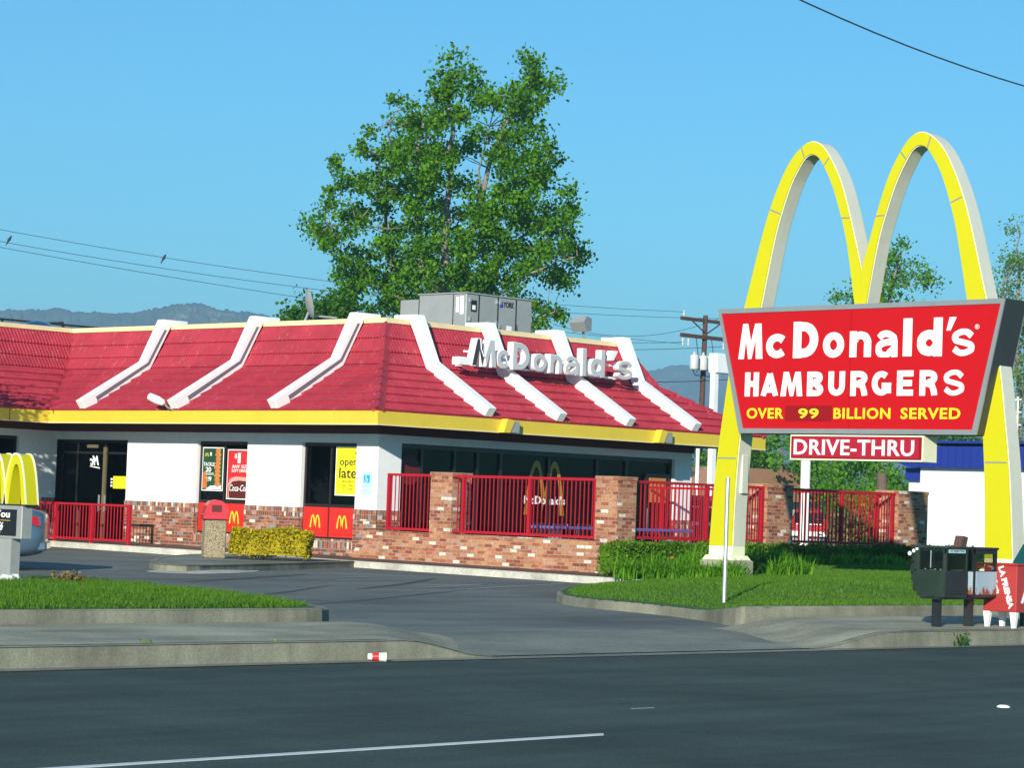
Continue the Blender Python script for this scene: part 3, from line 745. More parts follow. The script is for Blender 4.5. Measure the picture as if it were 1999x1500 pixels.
ridge('mountains_far', [(900,900),(1000,830),(1150,760),(1267,724),(1310,714),(1340,711),(1368,713),(1400,715),(1450,722),(1520,760),(1600,800),(1800,830),(2200,800),(2800,820)], 4300, 1200, 2, 10)

# ------------------------------------------------------------------ restaurant building
OV = 1.10; FX, FY = 38.9, 41.03; EX, EY = FX-OV, FY-OV; WY = 52.65; EWY = WY-OV
RX = 49.61; REX = 51.05; WX0 = 30.0; BY1 = 62.0
Z0 = 0.12
B = thing('restaurant', 'fast food restaurant with crimson tiled mansard roof, white beams and brick base', 'restaurant', (FX, FY, 0.2))
# stucco walls, with the openings left out
def wallx(mb, x, y0, y1, z0, z1, t=0.22): mb.box(x, x+t, y0, y1, z0, z1)
def wally(mb, x0, x1, y, z0, z1, t=0.22): mb.box(x0, x1, y, y+t, z0, z1)
BZ = 1.34
st = MB()
wallx(st, FX, 41.25, 41.73, BZ, 2.80); wallx(st, FX, 43.53, 45.40, BZ, 2.80); wallx(st, FX, 47.20, 49.83, BZ, 2.80); wallx(st, FX, 41.25, WY+0.2, 2.80, 3.19)
wally(st, FX, 39.60, FY, BZ, 2.83); wally(st, 48.95, RX, FY, BZ, 2.83); wally(st, FX, RX, FY, 2.83, 3.19)
wally(st, WX0, 35.4, WY, BZ, 2.83); wally(st, 37.75, FX, WY, BZ, 2.83); wally(st, WX0, FX, WY, 2.83, 3.19)
st.box(RX-0.22, RX, 41.25, BY1, Z0, 3.19); st.box(WX0, WX0+0.2, WY+.22, BY1, Z0, 3.19); st.box(WX0+.2, RX-.22, BY1-0.2, BY1, Z0, 3.19)
part('stucco_wall', st, 'white stucco', B)
fr_ = MB(); fr_.box(FX-0.035, FX, FY-0.035, WY-0.002, 3.0, 3.19); fr_.box(FX, RX+0.035, FY-0.035, FY-0.001, 3.0, 3.19); fr_.box(WX0, FX-0.037, WY-0.035, WY-0.001, 3.0, 3.19)
part('frieze_board', fr_, 'maroon paint', B)
bk = MB(); sol = MB()
def brick_run_x(y0, y1, top=BZ, bot=0.15):
    bk.box(FX-0.03, FX+0.2, y0, y1, bot, top-0.21); sol.box(FX-0.034, FX+0.2, y0, y1, top-0.21, top)
brick_run_x(41.0, 41.73); brick_run_x(43.53, 45.40); brick_run_x(47.20, 49.83)
for a, b in ((41.73, 43.53), (45.40, 47.20)):
    bk.box(FX-0.03, FX+0.2, a, b, 0.15, 0.45); sol.box(FX-0.034, FX+0.2, a, b, 0.45, 0.66)
bkR = MB(); solR = MB(); bkE = MB(); solE = MB(); bkW = MB(); solW = MB()
bkR.box(FX+.2, 39.60, FY-0.03, FY+0.2, 0.15, BZ-0.21); solR.box(FX+.2, 39.60, FY-0.034, FY+0.2, BZ-0.21, BZ)
bkE.box(48.95, RX+.03, FY-0.03, FY+0.2, 0.15, BZ-0.21); solE.box(48.95, RX+.03, FY-0.034, FY+0.2, BZ-0.21, BZ)
bkW.box(WX0, FX-0.04, WY-0.03, WY+0.2, 0.15, BZ-0.21); solW.box(WX0, 35.4, WY-0.034, WY+0.2, BZ-0.21, BZ); solW2 = MB().box(37.75, FX-.04, WY-0.034, WY+0.2, BZ-0.21, BZ)
for q in (bk, bkR, bkE, bkW): part('brick_base', q, 'facade brick', B)
for q in (sol, solR, solE, solW, solW2): part('soldier_course', q, 'soldier brick', B)
# interior: floor, ceiling, rear partition
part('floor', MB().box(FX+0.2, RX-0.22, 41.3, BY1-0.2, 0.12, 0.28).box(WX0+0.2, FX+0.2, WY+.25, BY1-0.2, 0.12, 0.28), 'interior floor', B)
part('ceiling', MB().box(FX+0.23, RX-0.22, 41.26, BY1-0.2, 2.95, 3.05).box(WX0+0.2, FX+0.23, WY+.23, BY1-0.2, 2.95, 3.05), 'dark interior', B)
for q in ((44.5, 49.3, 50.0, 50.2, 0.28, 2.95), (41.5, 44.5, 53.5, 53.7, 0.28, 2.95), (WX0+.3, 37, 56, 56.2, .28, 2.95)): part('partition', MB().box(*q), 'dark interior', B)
ctr = MB(); ctr.box(42.6, 43.3, 45.5, 49.5, 0.28, 1.25); ctr.box(41.0, 41.2, 44.2, 44.3, 0.28, 2.9); ctr.box(44.3, 47.5, 47.9, 48.0, 0.28, 1.3)
part('room_divider', ctr, 'amber wood', B)
# soffit
sf = MB(); sf.prism([(EX, EY), (REX, EY), (REX, BY1), (RX, BY1), (RX, FY), (FX, FY), (FX, WY), (31, WY), (31, EWY), (EX, EWY)], 'z', 3.19, 3.22)
part('soffit', sf, 'maroon paint', B)
# fascia with its lighter drip edge
fa = MB(); fa.box(EX-0.03, EX, EY-0.03, EWY-0.03, 3.175, 3.455); fa.box(EX, REX+.03, EY-0.03, EY, 3.175, 3.455); fa.box(31, EX-0.001, EWY-0.03, EWY, 3.175, 3.455); fa.box(REX, REX+.03, EY, BY1, 3.175, 3.455)
part('fascia', fa, 'yellow fascia', B)
dr = MB(); dr.box(EX-0.045, EX-.002, EY-0.045, EWY-0.045, 3.150, 3.174); dr.box(EX-.002, REX+.045, EY-0.045, EY-.002, 3.150, 3.174); dr.box(31, EX-0.046, EWY-0.045, EWY-.002, 3.150, 3.174)
part('drip_edge', dr, 'cream paint', B)
part('fascia_seam', MB().box(36.62, 36.64, EWY-0.034, EWY-0.03, 3.175, 3.455), 'dark bronze', B)

# mansard roof: kicked lower slope, steep upper slope
SK, ST, ZE, ZK, ZT = 1.95, 2.50, 3.47, 4.60, 5.58
def ZR(s): return ZE + (ZK-ZE)*s/SK if s <= SK else ZK + (ZT-ZK)*(s-SK)/(ST-SK)
def roof_face(P, amin, amax, a0, a1):
    """tiled slope; P(a, s, z) -> world"""
    mb = MB(); rows = [SK*i/6 for i in range(6)] + [SK + (ST-SK)*i/3 for i in range(4)]
    nc = int((a1-a0)/0.0168)
    aa = [a0 + (a1-a0)*i/nc for i in range(nc+1)]
    for r in range(len(rows)-1):
        s0, s1 = rows[r], rows[r+1]; slope = (ZR(s1)-ZR(s0))/(s1-s0); ln = math.hypot(1, slope); nx, nz = -slope/ln, 1/ln
        lift = 0.050; vs = []
        jig = [0.010*math.sin(0.9*a*(r+2)) for a in aa]
        for a, jg in zip(aa, jig):
            c = math.cos(2*math.pi*a/0.1); rib = 0.5+0.5*c; rib = rib**0.7*0.020
            sag = (0.004*math.sin(2*math.pi*a/1.3+r))
            for (s, h) in ((s0-0.03, 0.0), (s0-0.03+0.004*c, lift+rib+sag), (s1+0.0, 0.004+rib*0.9)):
                a_ = min(max(a, amin(max(s, 0))), amax(max(s, 0)))
                z = (ZR(s) if s > 0 else ZE+s*0.58)
                q = P(a_, s + nx*h, z + nz*h); vs.append(q)
        n = len(aa); fs = []
        for i in range(n-1):
            for k in range(2): fs.append((i*3+k, (i+1)*3+k, (i+1)*3+k+1, i*3+k+1))
        mb.add(vs, fs)
    return mb
roofL = roof_face(lambda a, s, z: (EX+s, a, z), lambda s: EY+s, lambda s: EWY+s, EY, EWY+ST)
part('roof_slope', roofL, 'roof tile', B)
roofR = roof_face(lambda a, s, z: (a, EY+s, z), lambda s: EX+s, lambda s: REX-s, EX, REX)
part('roof_slope', roofR, 'roof tile', B)
roofW = roof_face(lambda a, s, z: (a, EWY+s, z), lambda s: 31.0, lambda s: EX+s, 31.0, EX+ST)
part('roof_slope', roofW, 'roof tile', B)
roofE = MB()
for s0, s1 in ((0, SK), (SK, ST)):
    roofE.add([(REX-s0, EY+s0, ZR(s0)), (REX-s0, BY1, ZR(s0)), (REX-s1, BY1, ZR(s1)), (REX-s1, EY+s1, ZR(s1))], [(0,1,2,3)])
part('roof_slope', roofE, 'roof tile', B)
part('flat_roof', MB().box(EX+2.3, REX-2.3, EY+2.3, BY1, 4.72, 4.80).box(31, EX+2.3, EWY+2.3, BY1, 4.72, 4.80), 'flat roof felt', B)
# hip caps: overlapping folded tiles
def hip(c0, dx, name='ridge_cap'):
    mb = MB(); rows = [SK*i/6 for i in range(6)] + [SK + (ST-SK)*i/3 for i in range(4)]
    for r in range(9):
        s0, s1 = rows[r]-0.05, rows[r+1]
        for (w_, sgn_) in ((0.17, 1),):
            A = []
            for s, lf in ((s0, 0.085), (s1, 0.035)):
                z = ZR(max(s, 0)) + (s*0.5 if s < 0 else 0)
                cx, cy = c0[0]+dx*s, c0[1]+s
                L_ = (cx - dx*0.02, cy + w_, z + lf - 0.03); T_ = (cx - dx*0.03, cy-0.03, z + lf + 0.03); R_ = (cx + dx*w_, cy - 0.02, z + lf - 0.03)
                L2 = (L_[0], L_[1], L_[2]-0.06); R2 = (R_[0], R_[1], R_[2]-0.06); A.append([L2, L_, T_, R_, R2])
            mb.add(A[0]+A[1], [(0,1,6,5),(1,2,7,6),(2,3,8,7),(3,4,9,8),(0,4,3,2,1)])
    part(name, mb, 'roof tile', B)
hip((EX, EY), 1); hip((REX, EY), -1)
# cream cap round the top
cp = MB(); T = ST
cp.box(EX+T-0.05, EX+T+0.10, EY+T-0.05, EWY+T-0.052, ZT, ZT+0.115)
cp.box(EX+T+0.10, REX-T+0.05, EY+T-0.05, EY+T+0.10, ZT, ZT+0.115)
cp.box(31, EX+T+0.10, EWY+T-0.05, EWY+T+0.10, ZT, ZT+0.115)
cp.box(REX-T-0.10, REX-T+0.05, EY+T+0.1, BY1, ZT, ZT+0.115)
part('parapet_cap', cp, 'cream paint', B)
pin = MB(); pin.box(EX+T+.02, EX+T+.08, EY+T, EWY+T, 4.8, ZT); pin.box(EX+T, REX-T, EY+T+.02, EY+T+.08, 4.8, ZT); pin.box(31, EX+T, EWY+T+.02, EWY+T+.08, 4.8, ZT)
part('parapet_back', pin, 'flat roof felt', B)

# white roof beams
prof = [(-0.02, 3.455), (1.84, 4.575), (2.40, 5.60), (2.43, 5.665), (2.95, 5.665), (2.95, 5.815), (2.20, 5.815), (1.66, 4.745), (-0.19, 3.685)]
BW = 0.25
def beam(kind, a):
    """a = the side nearer the other street"""
    mb = MB(); gr = MB()
    gp = [(0.22, 3.80), (1.745, 4.715), (2.225, 5.56), (2.30, 5.56), (1.80, 4.665), (0.27, 3.71)]
    if kind == 'L':
        mb.prism([(EX+s, z) for s, z in prof], 'y', a, a+BW); gr.prism([(EX+s, z) for s, z in gp], 'y', a-0.004, a+0.02)
    else:
        mb.prism([(EY+s, z) for s, z in prof], 'x', a, a+BW); gr.prism([(EY+s, z) for s, z in gp], 'x', a+BW-0.02, a+BW+0.004)
    o = part('roof_beam', mb, 'white paint', B)
    part('light_strip', gr, 'strip grey', o)
    bv = o.modifiers.new('bevel', 'BEVEL'); bv.width = 0.012; bv.segments = 2
for a in (43.07, 46.56, 50.01): beam('L', a)
for a in (40.98, 43.31, 45.71, 48.13): beam('R', a)

# windows on the bright side wall
def frame_x(x, y0, y1, z0, z1, bars_y=(), bars_z=(), t=0.06, d=0.07):
    mb = MB(); mb.box(x, x+d, y0, y0+t, z0, z1); mb.box(x, x+d, y1-t, y1, z0, z1); mb.box(x, x+d, y0+t, y1-t, z1-t*1.3, z1); mb.box(x, x+d, y0+t, y1-t, z0, z0+t)
    for b_ in bars_y: mb.box(x-0.003, x+d-.003, b_-t/2, b_+t/2, z0+t, z1-t*1.3)
    for b_ in bars_z: mb.box(x-0.005, x+d-.005, y0+t, y1-t, b_-t/2, b_+t/2)
    return mb
def frame_y(y, x0, x1, z0, z1, bars_x=(), bars_z=(), t=0.06, d=0.07):
    m_ = frame_x(y, x0, x1, z0, z1, bars_x, bars_z, t, d); m_.v = [(v[1], v[0], v[2]) for v in m_.v]; m_.f = [f[::-1] for f in m_.f]; return m_
for (y0, y1) in ((41.73, 43.53), (45.40, 47.20)):
    mid = y1 - 0.99 if y0 < 43 else y1 - 0.93
    mid = (y0+y1)/2 + (0.02 if y0 < 43 else 0.0)
    W_ = part('window', frame_x(FX+0.10, y0, y1, 0.66, 2.80, (mid,), (1.40,)), 'dark bronze', B)
    part('pane', MB().box(FX+0.135, FX+0.145, y0+0.05, y1-0.05, 1.42, 2.72), 'window glass', W_)
    for (a, b) in ((y0+0.05, mid-0.03), (mid+0.03, y1-0.05)):
        pm = MB(); pm.box(FX+0.075, FX+0.10, a, b, 0.70, 1.36)
        pm.box(FX+0.060, FX+0.074, a+0.07, b-0.07, 0.77, 1.29)
        k = part('lower_panel', pm, 'panel red', W_)
        c = (a+b)/2
        em = arch_polys(c-0.02, 0.90, 0.155, 0.29, 0.04, 'y', FX+0.050, 0.010, MB())
        part('emblem', em, 'emblem yellow', W_)
# entrance doors
D = part('door', frame_x(FX+0.12, 49.85, 52.60, 0.30, 2.80, (51.95, 50.85), (2.48,), 0.055, 0.06), 'dark bronze', B)
part('pane', MB().box(FX+0.145, FX+0.152, 49.9, 52.55, 0.36, 2.73), 'window glass', D)
M('tan anodised', (0.20,0.165,0.095), 0.4, 0.1, 2.0, metal=0.3)
sm = MB(); sm.box(FX+0.10, FX+0.16, 50.79, 50.90, 0.30, 2.62); sm.box(FX+0.105, FX+0.155, 51.83, 51.88, 0.30, 1.12)
part('door_stile', sm, 'tan anodised', D)
hd = MB(); hd.box(FX+0.05, FX+0.08, 50.93, 50.97, 1.05, 1.45); hd.box(FX+0.05, FX+0.08, 50.70, 50.74, 1.05, 1.45); hd.box(FX+0.08, FX+0.12, 50.94, 50.96, 1.1, 1.13); hd.box(FX+0.08, FX+0.12, 50.71, 50.73, 1.1, 1.13)
part('handle', hd, 'galvanised', D)
yl = MB(); yl.box(FX+0.130, FX+0.137, 49.88, 50.48, 1.66, 2.06)
part('notice', MB().box(FX+0.128, FX+0.135, 49.93, 50.50, 1.62, 1.92), 'poster yellow', D)
part('notice_writing', text_mb('CAUTION', (FX+0.127, 50.44, 1.74), UL, 0.07, 0.42, 0.002), 'yellow fascia', D)
st_ = MB(); [st_.box(FX+0.128, FX+0.135, 50.53, 50.60, z, z+0.05) for z in (1.66, 1.74, 1.82)]
part('sticker', st_, 'poster white', D)
part('script_lettering', text_mb('Mc', (FX+0.128, 51.10, 2.17), (0, 1, 0), 0.24, 0.36, 0.004, 0.03, 0.35).add([(FX+0.128,51.45,2.14),(FX+0.128,51.05,2.09),(FX+0.128,51.05,2.12),(FX+0.128,51.45,2.16)], [(0,1,2,3)]), 'sign white', D)
nb = MB(); nb.box(FX+0.128, FX+0.136, 51.15, 51.60, 2.60, 2.68); part('number_plate', nb, 'tan anodised', D)
# wing window
Wn = part('window', frame_y(WY+0.10, 35.4, 37.75, 0.66, 2.83, (36.6,), (1.40,)), 'dark bronze', B)
part('pane', MB().box(35.45, 37.7, WY+0.135, WY+0.145, 0.7, 2.75), 'window glass', Wn)
# shopfront glazing under the sign side
mull = (40.33, 41.37, 42.11, 42.87, 44.5, 46.19, 47.25)
S_ = part('shopfront', frame_y(FY+0.10, 39.60, 48.95, 0.30, 2.83, mull, (), 0.075, 0.10), 'dark bronze', B)
part('pane', MB().box(39.65, 47.25, FY+0.145, FY+0.155, 0.35, 2.74), 'window glass', S_)
part('pane', MB().box(47.25, 48.9, FY+0.145, FY+0.155, 0.35, 2.74), 'window glass', S_)
Dr = part('door', frame_y(FY+0.07, 47.95, 48.85, 0.32, 2.45, (), (1.0,), 0.07, 0.06), 'dark bronze', B)
part('handle', MB().tube([(48.0, FY+0.03, 1.05), (48.0, FY+0.03, 1.6)], 0.02), 'chrome', Dr)
part('poster', MB().box(48.08, 48.72, FY+0.075, FY+0.085, 1.75, 2.35), 'nugget', Dr)
# window graphic: arches with the name on the middle pane
wg = arch_polys(44.42, 1.35, 0.62, 1.27, 0.14, 'x', FY+0.135, 0.006, MB())
part('window_graphic', wg, 'bright gold', S_)
part('window_lettering', text_mb("McDonald's", (43.72, FY+0.13, 1.60), UR, 0.20, 1.40, 0.004, 0.03), 'sign white', S_)
cl = MB(); cl.lathe((40.0, FY+0.14, 2.25), [(0.01, 0.0), (0.33, 0.0), (0.33, 0.004)], 24, 'y'); part('window_sticker', cl, 'maroon paint', S_)

# letters of the name on the roof, raised channel letters; the first has lost part of its face
RS = thing('roof_sign', "raised white McDonald's letters standing on the crimson roof, first letter broken", 'sign', (41.7, 41.25, 4.65))
def chan(name, ch, x0, x1, z0, z1, matn='white paint', t=0.13):
    o = part(name, stroke_text(ch, (x0, 41.34, z0), UR, x1-x0, z1-z0, t, 0.17), 'white paint', RS)
    part('letter_face', stroke_text(ch, (x0+0.012, 41.169, z0+0.012), UR, x1-x0-0.024, z1-z0-0.024, t-0.024, 0.016), matn, o); return o
M('letter face', (0.50,0.53,0.55), 0.5, 0.04, 1.0)
# M built as a solid outline
def poly_letter(pts, y0, y1): return MB().prism(pts, 'y', y0, y1)
mx, mz = 41.80, 4.685
Mo = [(0,0),(0.16,0.64),(0.30,0.64),(0.42,0.24),(0.56,0.64),(0.72,0.64),(0.80,0),(0.64,0),(0.60,0.42),(0.46,0),(0.35,0),(0.24,0.42),(0.15,0)]
mbM = poly_letter([(mx+a, mz+b) for a, b in Mo], 41.14, 41.34); oM = part('letter', mbM, 'white paint', RS)
part('letter_face', poly_letter([(mx+0.02, mz+0.02), (mx+0.17, mz+0.62), (mx+0.29, mz+0.62), (mx+0.40, mz+0.22), (mx+0.34, mz+0.02), (mx+0.24, mz+0.40), (mx+0.14, mz+0.02)], 41.133, 41.139), 'sign side', oM)
part('letter_face', poly_letter([(mx+0.43, mz+0.24), (mx+0.57, mz+0.62), (mx+0.71, mz+0.62), (mx+0.785, mz+0.015), (mx+0.65, mz+0.015), (mx+0.605, mz+0.45), (mx+0.47, mz+0.02)], 41.12, 41.138), 'letter face', oM)
part('letter_rim', MB().tube([(mx+0.25, 41.12, mz+0.62), (mx+0.28, 41.12, mz+0.40), (mx+0.38, 41.12, mz+0.22)], 0.012), 'sign white', oM)
for ch, a, b, h in [('c', 42.65, 43.10, 0.44), ('D', 43.17, 43.74, 0.64), ('o', 43.86, 44.33, 0.44), ('n', 44.44, 44.87, 0.45), ('a', 44.98, 45.45, 0.45), ('l', 45.54, 45.74, 0.66), ('d', 45.86, 46.38, 0.66), ('s', 46.86, 47.40, 0.46)]:
    chan('letter', ch, a, b, 4.685, 4.685+h, 'letter face', 0.15 if ch in 'lDd' else 0.13)
ap = poly_letter([(46.56, 5.12), (46.66, 5.12), (46.82, 5.36), (46.64, 5.36)], 41.14, 41.34)
part('apostrophe', ap, 'white paint', RS)
rw = MB(); rw.bbox(41.42, 41.84, 41.16, 41.40, 4.69, 4.87, 0.01); rw.box(41.8, 47.3, 41.36, 41.42, 4.70, 4.74); rw.box(41.8, 47.3, 41.36, 41.42, 5.0, 5.04)
for x in (42, 43.4, 45, 46.6, 47.2): rw.box(x, x+.04, 41.38, 41.95, 4.70, 4.74)
part('raceway', rw, 'white paint', RS)

# lights under the eaves: yellow hood with grey lamp box
def soffit_light(x, lab):
    t = thing('eave_light', lab, 'light', (x, EY, 3.2), group='flood lights under the street eave')
    part('hood', MB().prism([(x, 3.16), (x+0.20, 3.16), (x+0.36, 3.44), (x+0.12, 3.47)], 'y', EY-0.22, EY-0.031), 'yellow fascia', t)
    part('lamp_box', MB().prism([(x+0.22, 3.17), (x+0.52, 3.17), (x+0.52, 3.42), (x+0.38, 3.42)], 'y', EY-0.20, EY-0.031), 'grey metal', t)
soffit_light(41.45, 'yellow hooded flood light on the yellow fascia nearer the building corner')
soffit_light(46.75, 'yellow hooded flood light on the yellow fascia nearer the golden arch leg')
t = thing('flood_light', 'white bullet flood light at the foot of the middle side roof beam', 'light', (37.5, 46.9, 3.55))
hb = MB(); hb.lathe((0, 0, 0), [(0.05, -0.24), (0.085, -0.22), (0.10, 0.0), (0.075, 0.16), (0.03, 0.2)], 14, 'x')
hb.xf(Matrix.Translation((37.45, 46.95, 3.68)) @ Matrix.Rotation(rad(-62), 4, 'Z') @ Matrix.Rotation(rad(22), 4, 'Y')); part('lamp_head', hb, 'white paint', t, smooth=True)
part('bracket', MB().tube([(37.52, 46.86, 3.66), (37.62, 46.78, 3.52), (37.76, 46.74, 3.47)], 0.02), 'grey metal', t)

# ------------------------------------------------------------------ things on the flat roof
H = thing('air_conditioner', 'large grey rooftop air conditioning unit with vendor logo and seamed panels', 'air conditioner', (44, 43.56, 4.8))
hx, hy, hz = 44.0, 43.56, 6.60
part('casing', MB().bbox(hx, hx+2.30, hy, hy+1.62, 4.82, hz, 0.015).bbox(hx+0.02, hx+2.1, hy+1.625, hy+2.30, 4.82, hz-0.10, 0.015), 'grey metal', H)
part('lid', MB().box(hx-0.03, hx+2.34, hy-0.03, hy+1.64, hz, hz+0.03), 'grey metal', H)
sm = MB()
for x in (0.42, 1.08, 1.72): sm.box(hx+x, hx+x+0.03, hy-0.012, hy-0.001, 4.9, hz-0.01)
for z in (5.75,): sm.box(hx+0.45, hx+2.28, hy-0.010, hy-.001, z, z+0.02)
sm.box(hx-0.012, hx-0.001, hy+0.42, hy+0.44, 4.9, hz-.01); sm.box(hx-0.012, hx-.001, hy+1.60, hy+1.62, 4.9, hz-.01)
part('panel_seam', sm, 'black plastic', H)
kn = MB()
for x, z in ((0.1, 6.4), (0.1, 5.95), (0.1, 5.6), (1.02, 6.42), (1.02, 5.9), (1.14, 6.42), (1.14, 5.85)): kn.box(hx+x, hx+x+0.05, hy-0.03, hy-.001, z, z+0.10)
part('latch', kn, 'galvanised', H)
dp = MB(); dp.box(hx+0.16, hx+0.34, hy-0.02, hy-.001, 6.18, 6.45); part('control_box', dp, 'black plastic', H)
for q in ((hx+0.19, hx+0.30, hy-0.024, hy-.0205, 6.22, 6.33), (hx-0.006, hx-.001, hy+0.24, hy+0.34, 6.15, 6.52), (hx-0.006, hx-.001, hy+0.08, hy+0.20, 6.10, 6.54), (hx+1.42, hx+1.60, hy-.006, hy-.001, 5.78, 5.92)): part('instruction_plate', MB().box(*q), 'poster white', H)
M('grey plate', (0.09,0.10,0.10), 0.5, 0.2, 3.0)
dk = MB(); dk.prism([(hx+1.76, 4.9), (hx+2.02, 4.9), (hx+1.78, 5.98), (hx+1.76, 5.98)], 'y', hy-0.012, hy-0.002); dk.prism([(hy+0.55, 5.65), (hy+1.3, 5.65), (hy+1.2, 5.86), (hy+0.65, 5.86)], 'x', hx-0.15, hx-.001)
part('access_flap', dk, 'grey plate', H)
part('logo', text_mb('YORK', (hx+1.28, hy-0.003, 6.36), UR, 0.14, 0.38, 0.004, 0.03), 'black plastic', H)
M('logo blue', (0.02,0.06,0.35), 0.4, 0.05, 1.0)
lg = MB(); lg.prism([(hx+1.16, 6.34), (hx+1.28, 6.36), (hx+1.25, 6.50), (hx+1.22, 6.40), (hx+1.16, 6.40)], 'y', hy-0.007, hy-.001); part('logo_mark', lg, 'logo blue', H)

t = thing('satellite_dish', 'grey satellite dish seen edge-on at the roof edge', 'satellite dish', (46.3, 52.0, 4.8))
ds = MB(); ds.lathe((0, 0, 0), [(0.001, -0.13), (0.12, -0.125), (0.25, -0.095), (0.36, -0.045), (0.42, 0.0), (0.43, 0.005), (0.36, -0.035), (0.25, -0.08), (0.001, -0.115)], 26, 'x')
ds.xf(Matrix.Translation((46.3, 51.7, 6.78)) @ Matrix.Rotation(rad(-34), 4, 'Z') @ Matrix.Rotation(rad(-12), 4, 'Y')); part('dish', ds, 'grey metal', t, smooth=True)
part('mast', MB().tube([(46.3, 52.0, 4.8), (46.3, 51.9, 6.3), (46.34, 51.72, 6.7)], 0.035).tube([(46.4, 51.7, 6.45), (46.9, 51.3, 6.42)], 0.025), 'galvanised', t)
t = thing('roof_flood_light', 'box flood light on a bent arm standing on the roof parapet', 'light', (47.85, 43.3, 5.0))
part('arm', MB().tube([(48.0, 43.3, 4.8), (48.0, 43.3, 5.75), (47.93, 43.3, 5.95)], 0.035), 'galvanised', t)
fl = MB(); fl.prism([(-0.26, 0.12), (-0.04, 0.24), (0.24, 0.14), (0.14, -0.16), (-0.12, -0.14)], 'y', -0.2, 0.2)
fl.xf(Matrix.Translation((47.85, 43.3, 6.10)) @ Matrix.Rotation(rad(-12), 4, 'Y') @ Matrix.Rotation(rad(18), 4, 'Z')); part('lamp_head', fl, 'grey metal', t)
t = thing('exhaust_hood', 'low dark framed roof screen with a shiny round vent at far left', 'roof screen', (43, 57.5, 4.8))
fm = MB()
for x in (38.2, 40.5, 42.5, 43.9): fm.box(x, x+0.05, 57.5, 57.55, 4.8, 6.02)
fm.box(38.0, 43.95, 57.49, 57.56, 6.02, 6.07); fm.bar((42.5, 57.5, 6.1), (42.5, 60.5, 6.1), 0.05); fm.bar((43.95, 57.5, 6.02), (43.95, 60, 6.02), 0.05)
part('frame', fm, 'dark bronze', t)
vt = MB(); vt.lathe((41.3, 57.0, 5.4), [(0.42, 0), (0.5, 0.3), (0.46, 0.48), (0.3, 0.6), (0.05, 0.66)], 24); part('vent', vt, 'chrome', t, smooth=True)
part('duct', MB().bbox(38.6, 42.4, 58, 59.4, 4.8, 5.95).bbox(42.6, 43.8, 58, 59, 4.8, 5.85), 'grey metal', t)

# ------------------------------------------------------------------ window posters, wall sign
def poster(name, label, y0, y1, z0, z1, base, x=FX+0.118):
    t = thing(name, label, 'poster', (x, (y0+y1)/2, z0))
    part('border', MB().box(x, x+0.006, y0, y1, z0, z1), 'poster white', t)
    k = 0.025; part('sheet', MB().box(x-0.003, x-0.0003, y0+k, y1-k, z0+k, z1-k), base, t); return t
px = FX+0.114
t = poster('nugget_poster', 'green window poster with a tall stack of golden nuggets, left pane of its window', 46.37, 47.13, 1.64, 2.66, 'poster green')
nug = MB(); r_ = random.Random(3)
for i in range(9):
    z = 1.80+0.098*i; y = 46.56 + r_.uniform(-0.02, 0.02) ; rr = 0.115*r_.uniform(0.85, 1.1)
    k = 12; nug.add([(px-0.004, y+rr*math.cos(6.283*j/k)*r_.uniform(.9,1.05), z+0.058*math.sin(6.283*j/k)) for j in range(k)]+[(px-0.012, y, z)], [(j, (j+1) % k, k) for j in range(k)])
part('nugget_picture', nug, 'nugget', t)
part('plate_picture', MB().prism([(46.42, 1.68), (46.98, 1.68), (46.80, 1.76), (46.42, 1.78)], 'x', px-0.004, px-0.001), 'poster white', t)
part('sauce_picture', MB().prism([(46.93, 1.70), (47.10, 1.70), (47.10, 2.05), (47.0, 2.10), (46.93, 1.9)], 'x', px-0.005, px-0.001), 'dip sauce', t)
for s_, y, z, h_, w_, bo in (('TACKLE', 47.08, 2.22, 0.085, 0.40, 0.015), ('20', 47.0, 2.08, 0.115, 0.20, 0.02), ('McNUGGETS', 47.08, 2.01, 0.05, 0.38, 0.01), ('4.99', 46.98, 1.86, 0.115, 0.20, 0.02), ('$', 47.03, 1.92, 0.06, 0.04, 0.02)):
    part('lettering', text_mb(s_, (px, y, z), UL, h_, w_, 0.003, bo), 'poster white', t)
part('cup_mark', MB().box(px-.003, px, 46.80, 46.86, 2.46, 2.54), 'poster white', t)
part('emblem', arch_polys(46.97, 2.44, 0.055, 0.085, 0.014, 'y', px-0.005, 0.004, MB()), 'emblem yellow', t)
t = poster('drink_poster', 'red window poster with one dollar price and a cola glass', 45.43, 46.23, 1.46, 2.62, 'poster red')
for s_, y, z, h_, w_, bo in (('1', 45.86, 2.30, 0.24, 0.10, 0.05), ('$', 45.97, 2.40, 0.12, 0.075, 0.03), ('ANY SIZE', 46.06, 2.18, 0.08, 0.58, 0.012), ('SOFT DRINK', 46.06, 2.09, 0.07, 0.58, 0.012)):
    part('lettering', text_mb(s_, (px, y, z), UL, h_, w_, 0.003, bo), 'poster white', t)
gp = [(45.46, 1.49), (46.16, 1.49), (46.18, 1.80), (46.10, 1.94), (45.90, 1.99), (45.46, 1.97)]
M('glass pink', (0.70,0.35,0.30), 0.4, 0.1, 2.0)
part('glass_picture', MB().prism(gp, 'x', px-0.004, px-0.001), 'glass pink', t)
part('cola_picture', MB().prism([(45.46, 1.49), (46.12, 1.49), (46.14, 1.74), (46.02, 1.87), (45.80, 1.90), (45.46, 1.88)], 'x', px-0.007, px-0.0042), 'cola', t)
part('script_lettering', text_mb('Coca-Cola', (px-0.007, 46.11, 1.65), UL, 0.15, 0.66, 0.003, 0.008, 0.3), 'poster white', t)
t = poster('open_late_poster', 'bright yellow window poster reading open late', 41.70, 42.52, 1.63, 2.72, 'poster yellow')
